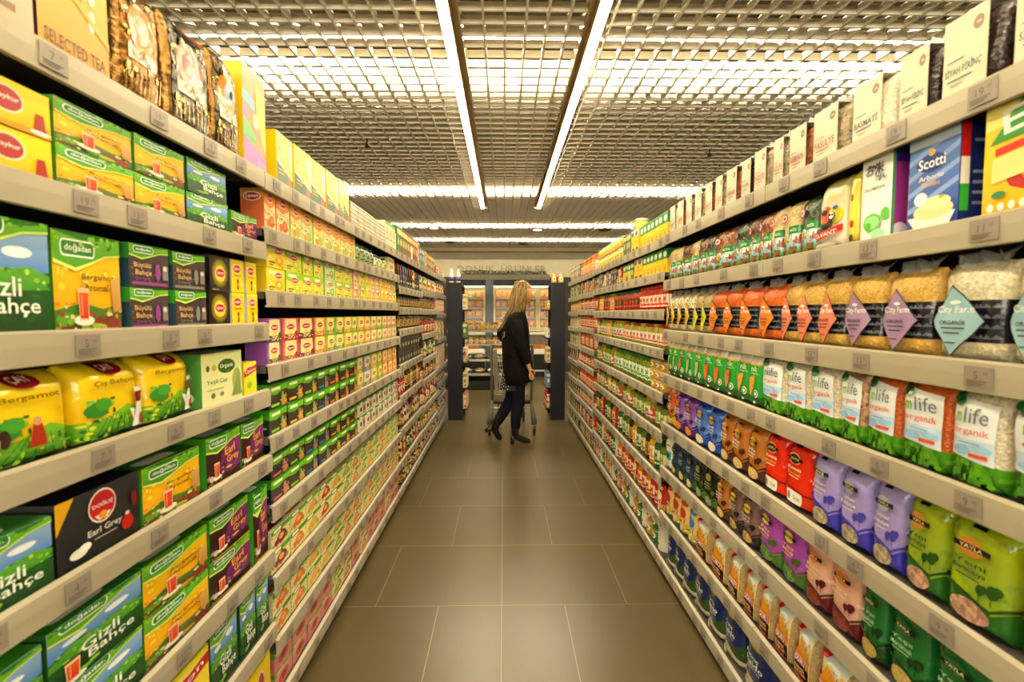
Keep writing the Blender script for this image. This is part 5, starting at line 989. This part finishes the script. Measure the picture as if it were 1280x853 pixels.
# upright freezers
def freezer(x0, x1, doors, lab):
    w_ = x1-x0; t = thing('upright_freezer', ((x0+x1)/2, YF, 0), label=lab, cat='freezer', group='glass-door freezers at the back wall'); h = w_/2
    B().box(-h, h, .02, .5, 2.02, 2.16).obj('header', M_NAVY, t)
    B().box(-h, h, .44, .5, .12, 2.02).obj('back_wall', M_WHITE, t)
    B().box(-h, -h+.02, .02, .44, 1.0, 2.02).box(h-.02, h, .02, .44, 1.0, 2.02).obj('side_wall', M_WHITE, t)
    B().box(-h+.02, h-.02, .03, .06, 1.985, 2.015).obj('light_strip', M_COOL, t)
    for z in (1.08, 1.31, 1.53, 1.75): B().box(-h+.02, h-.02, .07, .44, z-.02, z).obj('shelf', M_WHITE, t)
    dw = w_/doors
    for d_ in range(doors):
        a = -h+d_*dw
        f = B().box(a+.004, a+.045, -.02, .018, 1.0, 2.0).box(a+dw-.045, a+dw-.004, -.02, .018, 1.0, 2.0).box(a+.045, a+dw-.045, -.02, .018, 1.0, 1.05).box(a+.045, a+dw-.045, -.02, .018, 1.955, 2.0).obj('door', mat('gold_frame', '#d8c48e', rough=.35, metal=.2) if 'gold_frame' not in bpy.data.materials else bpy.data.materials['gold_frame'], t)
        B().box(a+.045, a+dw-.045, -.004, .0, 1.05, 1.955).obj('glass_pane', M_GLASS, f)
        B().box(a+dw-.035, a+dw-.02, -.045, -.02, 1.35, 1.65).obj('handle', M_ALU, f)
    # open chest under the doors
    c_ = B().box(-h, h, -.35, .02, .12, .58).box(-h, h, -.37, -.35, .12, .62).box(-h, h, -.3, .02, .93, .98).box(-h, h, .02, .44, .1, .16); c_.obj('lower_cabinet', M_WHITE, t)
    B().box(-h, h, -.36, -.3, 0, .12).obj('kick_plate', M_BLK, t); B().box(-h, h, -.376, -.371, .16, .5).obj('front_panel', M_BLK, t); B().box(-h, h, -.385, -.372, .52, .56).obj('bumper', M_WHITE, t)
    n_ = 0
    for r_, z in enumerate((1.08, 1.31, 1.53, 1.75)):
        for d_ in range(doors):
            a = (x0+x1)/2-h+d_*dw
            for q in range(3):
                n_ += 1; ky = 'orb2' if (r_ == 3 and x0 > 0) or (n_ % 11 == 0) else 'orb'
                o = link(K[ky]['name'], mesh_for(ky, (dw-.1)/3-.006, .17)); o.location = (a+.05+(q+.5)*(dw-.1)/3, YF+.12, z+.001)
                tag(o, '%s, %s along the %s freezer shelf up, %s' % (K[ky]['desc'], NTH[d_*3+q], NTH[r_], 'left unit' if x0 < -.3 else 'right unit'), 'frozen food', 'bags in the freezers')
    for q in range(int(w_/.17)):
        b2 = B().box(-.08, .08, -.07, .1, 0, .125).obj('frozen_food_box', M_CARTON); b2.location = (x0+.1+q*.17, YF-.2, .581)
        me = b2.data; ca = me.color_attributes.new('Col', 'FLOAT_COLOR', 'CORNER')
        for dd in ca.data: dd.color = hx('#a85a20')
        tag(b2, 'orange brown carton, %s along the floor of the %s open chest' % (NTH[q], 'left' if x0 < -.3 else 'right'), 'frozen food', 'cartons in the open chests')
freezer(-1.08, -.42, 1, 'single-door lit freezer left of the blue-grey column'); freezer(-.24, 1.28, 3, 'three-door lit freezer right of the blue-grey column')
struct(B().box(-.415, -.245, YF-.02, 11.55, 0, 2.16).obj('trim_4', mat('blue_column', '#4a5060', rough=.5)))
# produce and deli island in front of the left freezer
isl = thing('display_island', (-.45, 9.1, 0), label='tiered open display island with jars and trays, left of the woman', cat='display stand')
B().box(-.62, .62, -.3, .5, 0, .17).obj('plinth', M_BLK, isl)
for z, d0 in ((.30, -.3), (.55, -.22), (.83, -.12), (1.08, -.05)):
    s_ = B().box(-.62, .62, d0, .5, z-.03, z).obj('shelf', M_NAVY, isl); B().box(-.62, .62, d0-.012, d0, z-.032, z+.012).obj('edge_strip', M_RAIL, s_)
for x in (-.6, .58): B().box(x, x+.02, -.05, .5, .17, 1.08).obj('side_wall', M_NAVY, isl)
n_ = 0
for z, d0, hh, kk_ in ((1.08, .02, .15, ['jyel', 'jpick2', 'tubg']), (.83, -.05, .12, ['jpick2', 'jyel'])):
    for q in range(10):
        o = add_jar(kk_[q % len(kk_)], .1, hh); o.location = (-.45-.504+q*.112, 9.1+d0, z+.0005)
        tag(o, '%s, %s from left on the island %s shelf' % (JK[kk_[q % len(kk_)]][0].replace(',', ''), NTH[q], 'top' if z > 1 else 'second'), 'jar', 'jars on the display island')
for z, d0, col, nm in ((.555, -.1, '#5a4a3a', 'second lowest'), (.301, -.16, '#d8cfae', 'lowest')):
    for q in range(5):
        b = B(); b.lathe([(.05, 0), (.1, .05), (.105, .055), (.095, .055)], n=16); b.lathe([(.09, .045), (.06, .085), (.01, .1)], n=12, mi=1)
        o = b.obj('food_bowl', [M_WHITE, mat('food_'+col[1:]+str(q % 2), col if q % 2 else '#8a6a3a', rough=.6)], None, (-.45-.48+q*.24, 9.1+d0, z))
        tag(o, 'filled white bowl, %s from left on the %s island shelf' % (NTH[q], nm), 'bowl', 'bowls on the display island')

# ------------------------------------------------------------------ shopping trolley
cx, cy = .09, 5.5
tr = thing('shopping_trolley', (cx, cy, 0), label='grey shopping trolley standing behind the woman', cat='trolley')
hw = .235
B().tube([(-hw, 0, 1.03), (hw, 0, 1.03)], .016, 10).obj('handle', M_DARKG, tr)
for s_ in (-1, 1):
    B().tube([(s_*hw, 0, 1.05), (s_*hw, .0, .98), (s_*(hw-.005), .02, .6), (s_*(hw-.01), .03, .36)], [.017, .017, .014, .014], 8).obj('side_post', M_DARKG, tr)
    B().tube([(s_*(hw-.01), .03, .4), (s_*(hw+.01), .0, .22), (s_*(hw+.02), -.02, .13)], [.016, .03, .032], 8).obj('rear_leg', M_DARKG, tr)
    B().tube([(s_*(hw-.02), .05, .38), (s_*.19, .65, .3), (s_*.16, .7, .2), (s_*.16, .7, .12)], .013, 8).obj('chassis_tube', M_DARKG, tr)
B().prism([(-hw, .36), (hw, .36), (hw, .40), (.12, .385), (-.12, .385), (-hw, .40)], 'y', .02, .06).obj('cross_bar', M_BLK, tr)
b = B()
def lerp(a, c_, t): return a+(c_-a)*t
for k in range(11):       # side and end wires
    t_ = k/10; y = lerp(.02, .82, t_); xb = lerp(.19, .15, t_); xt = lerp(hw-.01, .19, t_); zb = lerp(.47, .56, t_); zt = lerp(.98, .93, t_)
    for s_ in (-1, 1): b.tube([(s_*xb, y, zb), (s_*xt, y, zt)], .0028, 5)
    b.tube([(-xb, y, zb), (xb, y, zb)], .0028, 5)
for k in range(8):
    t_ = k/7
    for s_ in (-1, 1): b.tube([(s_*lerp(.19, hw-.01, t_), .02, lerp(.47, .98, t_)), (s_*lerp(.15, .19, t_), .82, lerp(.56, .93, t_))], .0028 if 0 < k < 7 else .005, 5)
    b.tube([(-lerp(.15, .19, t_), .82, lerp(.56, .93, t_)), (lerp(.15, .19, t_), .82, lerp(.56, .93, t_))], .003, 5)
for k in range(15):
    x = -1+2*k/14; b.tube([(x*.19, .02, .47), (x*.15, .82, .56)], .0028, 5); b.tube([(x*.15, .82, .56), (x*.19, .82, .93)], .0028, 5)
    b.tube([(x*.185, .02, .47), (x*.2, .02, .66)], .0028, 5)
b.obj('wire_basket', M_STEEL, tr)
b = B()
for k in range(9): x = -1+k/4; b.tube([(x*.2, .05, .31), (x*.16, .68, .25)], .003, 5)
b.tube([(-.21, .05, .31), (.21, .05, .31)], .006, 6); b.tube([(-.16, .68, .25), (.16, .68, .25)], .006, 6); b.obj('lower_rack', M_STEEL, tr)
for x, y in ((-hw-.02, -.03), (hw+.02, -.03), (-.16, .71), (.16, .71)):
    f = B().prism([(y-.035, .13), (y+.02, .13), (y+.04, .06), (y+.01, .045), (y-.02, .05)], 'x', x-.019, x+.019).obj('caster_fork', M_DARKG, tr)
    w_ = B(); w_.bm.verts.ensure_lookup_table(); w_.lathe([(.03, -.013), (.052, -.011), (.052, .011), (.03, .013)], n=20)
    bmesh.ops.rotate(w_.bm, verts=w_.bm.verts, cent=(0, 0, 0), matrix=Matrix.Rotation(PI/2, 3, 'Y')); bmesh.ops.translate(w_.bm, verts=w_.bm.verts, vec=(x, y+.01, .053))
    w_.obj('wheel', M_BLK, f)

# ------------------------------------------------------------------ the woman
def skin(name, J, E_, m, parent=None, sub=2, root=0, loc=None):
    ks_ = list(J); me = bpy.data.meshes.new(name); me.from_pydata([J[k][:3] for k in ks_], [(ks_.index(a), ks_.index(b)) for a, b in E_], [])
    o = bpy.data.objects.new(name, me); COL.objects.link(o); md = o.modifiers.new('s', 'SKIN'); md.use_smooth_shade = True; md.branch_smoothing = .6
    sv = me.skin_vertices[0].data
    for i, k in enumerate(ks_):
        r = J[k][3]; sv[i].radius = r if isinstance(r, tuple) else (r, r); sv[i].use_root = (i == root)
    o.modifiers.new('b', 'SUBSURF').levels = sub
    dg = bpy.context.evaluated_depsgraph_get(); dg.update(); m2 = bpy.data.meshes.new_from_object(o.evaluated_get(dg)); bpy.data.objects.remove(o)
    m2.name = name; m2.materials.clear(); m2.materials.append(m)
    for p_ in m2.polygons: p_.use_smooth = True
    return link(name, m2, parent, loc)
SKINM = mat('skin', '#c9946c', rough=.5); COAT = mat('dark_coat', '#0d0b07', rough=.85, bump=.3, bscale=40); JEAN = mat('navy_jeans', '#0d101c', rough=.8); BOOT = mat('black_leather', '#14110d', rough=.3)
HAIR = mat('blonde_hair', '#a88648', rough=.5)
wm = thing('person', (.13, 5.2, 0), label='woman with long blonde hair in dark coat walking right beside the trolley', cat='person')
# body (x forward = to the right of the photo, -y = towards the camera)
def hand(J, E_, nm, w0, dr, side, root):
    """five short chains rooted in the palm"""
    wx, wy, wz = w0; dx, dy, dz = dr
    J[nm+'palm'] = (wx+dx*.05, wy+dy*.05, wz+dz*.05, (.026, .014)); E_.append((root, nm+'palm'))
    J[nm+'kn'] = (wx+dx*.085, wy+dy*.085, wz+dz*.085, (.03, .012)); E_.append((nm+'palm', nm+'kn'))
    for f, (o_, l_) in enumerate(((-.024, .062), (-.008, .07), (.008, .066), (.023, .052))):
        a = nm+'f%da' % f; b_ = nm+'f%db' % f; c_ = nm+'f%dc' % f
        bx, by, bz = wx+dx*.1+o_*.9, wy+dy*.1, wz+dz*.1
        J[a] = (bx, by, bz, .0085); J[b_] = (bx+dx*l_*.5+.004, by+side*.004, bz+dz*l_*.5, .0078); J[c_] = (bx+dx*l_*.85+.002, by+side*.016, bz+dz*l_*.9, .0065)
        E_ += [(nm+'kn', a), (a, b_), (b_, c_)]
    J[nm+'t1'] = (wx+dx*.04+.032, wy+side*.01, wz+dz*.045, .0095); J[nm+'t2'] = (wx+dx*.06+.046, wy+side*.018, wz+dz*.075, .008); J[nm+'t3'] = (wx+dx*.07+.05, wy+side*.026, wz+dz*.098, .0068)
    E_ += [(nm+'palm', nm+'t1'), (nm+'t1', nm+'t2'), (nm+'t2', nm+'t3')]
J = {'pel': (0, 0, .93, (.11, .13)), 'wa': (.0, 0, 1.06, (.095, .115)), 'ch': (.005, 0, 1.24, (.1, .13)), 'sh': (.015, 0, 1.35, (.055, .08)), 'ne': (.035, 0, 1.43, .05), 'ne2': (.05, 0, 1.49, .047), 'hd': (.055, 0, 1.56, .055),
     'rs': (.01, -.14, 1.34, .04), 're': (.03, -.212, 1.10, .036), 'rw': (.125, -.2, .86, .025), 'ls': (.01, .14, 1.34, .04), 'le': (-.16, .2, 1.17, .028), 'lw': (.04, .22, .95, .025),
     'rh': (0, -.085, .9, .085), 'rk': (.03, -.08, .48, .057), 'rc': (.0, -.075, .34, .055), 'ra': (-.015, -.07, .12, .03), 'rt': (.07, -.07, .04, .018),
     'lh': (0, .085, .9, .085), 'lk': (-.05, .07, .47, .057), 'lc': (-.13, .065, .33, .053), 'la': (-.222, .06, .17, .03), 'lt': (-.195, .06, .07, .016)}
E_ = [('pel', 'wa'), ('wa', 'ch'), ('ch', 'sh'), ('sh', 'ne'), ('ne', 'ne2'), ('ne2', 'hd'), ('sh', 'rs'), ('rs', 're'), ('re', 'rw'), ('sh', 'ls'), ('ls', 'le'), ('le', 'lw'),
      ('pel', 'rh'), ('rh', 'rk'), ('rk', 'rc'), ('rc', 'ra'), ('ra', 'rt'), ('pel', 'lh'), ('lh', 'lk'), ('lk', 'lc'), ('lc', 'la'), ('la', 'lt')]
hand(J, E_, 'r', (.125, -.2, .86), (.25, 0, -.97), 1, 'rw'); hand(J, E_, 'l', (.04, .22, .95), (.5, 0, -.85), -1, 'lw')
body = skin('body', J, E_, SKINM, wm)
# head sculpted from a sphere: profile with brow, nose, lips, chin
bm = bmesh.new(); bmesh.ops.create_uvsphere(bm, u_segments=40, v_segments=32, radius=1)
for v in bm.verts:
    x, y, z = v.co; f = max(0, x)
    X = x*.098; Y = y*.075; Z = z*.118
    if z < 0: Y *= 1-.32*z*z; X = X*(1-.1*z*z)+.018*z*z*(1 if x > 0 else -.6)*abs(x)
    ctr = math.exp(-(y/.22)**2) if x > 0 else 0
    g_ = lambda z0, s_: math.exp(-((z-z0)/s_)**2)
    X += ctr*(.026*g_(-.22, .1)+.014*g_(-.08, .1)+.009*g_(-.48, .05)+.008*g_(-.59, .05)-.006*g_(-.535, .03)+.01*g_(-.86, .14)+.004*g_(.2, .1))
    X -= .012*math.exp(-((abs(y)-.38)/.14)**2)*g_(.05, .1)*(1 if x > 0 else 0)
    v.co = (X, Y, Z)
for f in bm.faces: f.smooth = True
me = bpy.data.meshes.new('head'); bm.to_mesh(me); bm.free(); me.materials.append(SKINM)
hd = link('head', me, wm, (.075, 0, 1.605)); hd.rotation_euler = (0, 0, R(14))
for s_ in (-1, 1):
    b = B(); bmesh.ops.create_uvsphere(b.bm, u_segments=10, v_segments=8, radius=.0115); b.obj('eye', mat('eye_white', '#d8d0c4', rough=.2) if 'eye_white' not in bpy.data.materials else bpy.data.materials['eye_white'], hd, (.081, s_*.028, .008))
    b = B(); b.lathe([(.004, 0), (.022, .004), (.018, .008)], n=12); e_ = b.obj('ear', SKINM, hd, (-.005, s_*.072, -.01)); e_.rotation_euler = (R(-90*s_), 0, 0); e_.scale = (.8, 1.4, 1)
b = B(); bmesh.ops.create_uvsphere(b.bm, u_segments=10, v_segments=8, radius=.016); lp = b.obj('lips', mat('lips', '#a04a40', rough=.4), hd, (.087, 0, -.062)); lp.scale = (.6, 1.2, .45)
# hair: cap plus long locks down the back
def hair():
    bm = bmesh.new(); rn = random.Random(5)
    bmesh.ops.create_uvsphere(bm, u_segments=28, v_segments=20, radius=1)
    dl = []
    for v in bm.verts:
        x, y, z = v.co
        if x > .55 and z < .45 or (x > .25 and z < .1) or z < -.75: dl.append(v)
        v.co = (x*.108-.012, y*.09, z*.13)
    bmesh.ops.delete(bm, geom=dl, context='VERTS')
    for f in bm.faces: f.smooth = True
    def lock(p0, p1, p2, p3, r):
        n = 12; m_ = 6; rings = []
        for i in range(n+1):
            t = i/n; p = [(1-t)**3*p0[k]+3*(1-t)**2*t*p1[k]+3*(1-t)*t*t*p2[k]+t**3*p3[k] for k in range(3)]
            p[0] += .006*math.sin(t*9+p0[1]*60); p[1] += .006*math.sin(t*7+p0[0]*80)
            rr = r*(1-.75*t**2.5)
            rings.append([bm.verts.new((p[0]+rr*math.cos(2*PI*k/m_), p[1]+rr*math.sin(2*PI*k/m_)*.8, p[2])) for k in range(m_)])
        for u, v in zip(rings, rings[1:]):
            for k in range(m_): f = bm.faces.new((u[k], u[(k+1) % m_], v[(k+1) % m_], v[k])); f.smooth = True
    for i in range(110):
        a = rn.uniform(R(58), R(302)); x0 = math.cos(a)*.088-.012; y0 = math.sin(a)*.08; z0 = rn.uniform(-.03, .1)
        k = rn.random(); L_ = rn.uniform(.28, .52) if math.cos(a) < .2 else rn.uniform(.22, .34)
        ex = -.1+.05*math.cos(a)+rn.uniform(-.06, .05)-.05*(L_ > .4); ey = math.sin(a)*.1
        lock((x0*.8, y0*.8, z0+.02), (x0*1.15, y0*1.2, z0-.06), (x0-.03, ey*1.15, -.16), (ex if math.cos(a) < .3 else x0-.03, ey, z0-L_), rn.uniform(.012, .019))
    me = bpy.data.meshes.new('hair'); bm.to_mesh(me); bm.free(); me.materials.append(HAIR); return me
nt = HAIR.node_tree; tc = nt.nodes.new('ShaderNodeTexCoord'); mp = nt.nodes.new('ShaderNodeMapping'); mp.inputs['Scale'].default_value = (60, 60, 3); nz = nt.nodes.new('ShaderNodeTexNoise'); nz.inputs['Scale'].default_value = 1.5
cr = nt.nodes.new('ShaderNodeValToRGB'); cr.color_ramp.elements[0].color = hx('#3a2812'); cr.color_ramp.elements[0].position = .3; cr.color_ramp.elements[1].color = hx('#b0904c'); cr.color_ramp.elements[1].position = .7
nt.links.new(tc.outputs['Object'], mp.inputs[0]); nt.links.new(mp.outputs[0], nz.inputs['Vector']); nt.links.new(nz.outputs[0], cr.inputs[0]); nt.links.new(cr.outputs[0], nt.nodes['Principled BSDF'].inputs['Base Color'])
link('hair', hair(), wm, (.075, 0, 1.625))
# coat
b = B(); n = 32; rings = []
for z, cx_, rx, ry in ((.655, .03, .168, .185), (.66, .03, .175, .19), (.75, .025, .172, .188), (.88, .01, .162, .182), (1.0, 0, .152, .172), (1.1, -.005, .148, .17), (1.2, -.005, .15, .182), (1.29, -.005, .138, .192), (1.355, .0, .115, .185), (1.40, .012, .088, .14), (1.43, .022, .075, .095), (1.475, .03, .068, .075), (1.478, .03, .06, .068), (1.44, .025, .058, .066)):
    rings.append([b.bm.verts.new((cx_+(rx+.005*math.sin(5*a_+z*9))*math.cos(a_), ry*math.sin(a_), z+(.03*math.cos(a_) if z < .7 else 0))) for a_ in [2*PI*k/n for k in range(n)]])
for u, v in zip(rings, rings[1:]):
    for k in range(n): f = b.bm.faces.new((u[k], u[(k+1) % n], v[(k+1) % n], v[k])); f.smooth = True
b.bm.faces.new(rings[0][::-1])
ct = b.obj('coat', COAT, wm)
skin('sleeve', {'s': (-.0, -.14, 1.345, .066), 'r1': (.01, -.19, 1.25, .068), 're': (.03, -.222, 1.10, .062), 'rf': (.08, -.215, .97, .054), 'rw': (.12, -.203, .872, .046)}, [('s', 'r1'), ('r1', 're'), ('re', 'rf'), ('rf', 'rw')], COAT, ct)
skin('sleeve', {'s': (.0, .14, 1.345, .066), 'l1': (-.08, .18, 1.27, .07), 'le': (-.17, .2, 1.17, .066), 'lf': (-.06, .225, 1.05, .058), 'lw': (.03, .222, .965, .048)}, [('s', 'l1'), ('l1', 'le'), ('le', 'lf'), ('lf', 'lw')], COAT, ct)
# patterned skirt hem showing behind
SK = mat('patterned_skirt', '#1b1f2a', rough=.8); nt = SK.node_tree; tc = nt.nodes.new('ShaderNodeTexCoord'); mp = nt.nodes.new('ShaderNodeMapping'); mp.inputs['Scale'].default_value = (42, 42, 42); mp.inputs['Rotation'].default_value = (0, .6, 0); vo = nt.nodes.new('ShaderNodeTexVoronoi'); vo.inputs['Randomness'].default_value = 0.15; vo.inputs['Scale'].default_value = 1
cr = nt.nodes.new('ShaderNodeValToRGB'); cr.color_ramp.elements[0].color = hx('#b8b8b0'); cr.color_ramp.elements[0].position = .22; cr.color_ramp.elements[1].color = hx('#161a26'); cr.color_ramp.elements[1].position = .32
nt.links.new(tc.outputs['Object'], mp.inputs[0]); nt.links.new(mp.outputs[0], vo.inputs['Vector']); nt.links.new(vo.outputs['Distance'], cr.inputs[0]); nt.links.new(cr.outputs[0], nt.nodes['Principled BSDF'].inputs['Base Color'])
b = B(); n = 28; rings = []
for z, rx, ry, ox in ((.9, .12, .14, 0), (.75, .145, .15, -.005), (.66, .15, .155, -.015), (.585, .15, .155, -.03)):
    rings.append([b.bm.verts.new((ox+(rx+.006*math.sin(6*a_))*math.cos(a_), (ry+.006*math.sin(6*a_))*math.sin(a_), z+(.04*max(0, math.cos(a_)) if z < .6 else 0))) for a_ in [2*PI*k/n for k in range(n)]])
for u, v in zip(rings, rings[1:]):
    for k in range(n): f = b.bm.faces.new((u[k], v[k], v[(k+1) % n], u[(k+1) % n])); f.smooth = True
b.obj('skirt', SK, wm)
Jj = {k: J[k][:3]+((J[k][3] if not isinstance(J[k][3], tuple) else J[k][3][0])+.014,) for k in ('pel', 'rh', 'rk', 'rc', 'ra', 'lh', 'lk', 'lc', 'la')}
Jj['pel'] = (0, 0, .93, (.1, .11)); Jj['ra'] = (-.012, -.07, .13, .05); Jj['la'] = (-.222, .06, .175, .05)
skin('jeans', Jj, [('pel', 'rh'), ('rh', 'rk'), ('rk', 'rc'), ('rc', 'ra'), ('pel', 'lh'), ('lh', 'lk'), ('lk', 'lc'), ('lc', 'la')], JEAN, wm)
def boot(pts, heel):
    Jb = {'p%d' % i: p for i, p in enumerate(pts)}; o = skin('boot', Jb, [('p%d' % i, 'p%d' % (i+1)) for i in range(len(pts)-1)], BOOT, wm, 2)
    B().tube(heel, [.032, .024, .022], 10).obj('heel', BOOT, o)
boot([(-.004, -.07, .28, .056), (-.008, -.07, .22, .054), (-.012, -.07, .15, .049), (-.012, -.07, .09, .045), (.04, -.07, .062, .04), (.09, -.07, .04, .036), (.14, -.07, .031, .028), (.155, -.07, .028, .02)], [(-.03, -.07, .085), (-.042, -.07, .04), (-.04, -.07, .002)])
boot([(-.165, .06, .305, .056), (-.19, .06, .25, .054), (-.215, .06, .19, .049), (-.235, .06, .135, .046), (-.215, .06, .085, .04), (-.19, .06, .05, .035), (-.165, .06, .027, .026), (-.155, .06, .02, .018)], [(-.262, .06, .135), (-.30, .06, .125), (-.335, .06, .115)])

for m_, v_ in ((COAT, .1), (JEAN, .15), (M_NAVY, .25), (M_BLK, .3), (BOOT, .4)): m_.node_tree.nodes['Principled BSDF'].inputs['Specular IOR Level'].default_value = v_
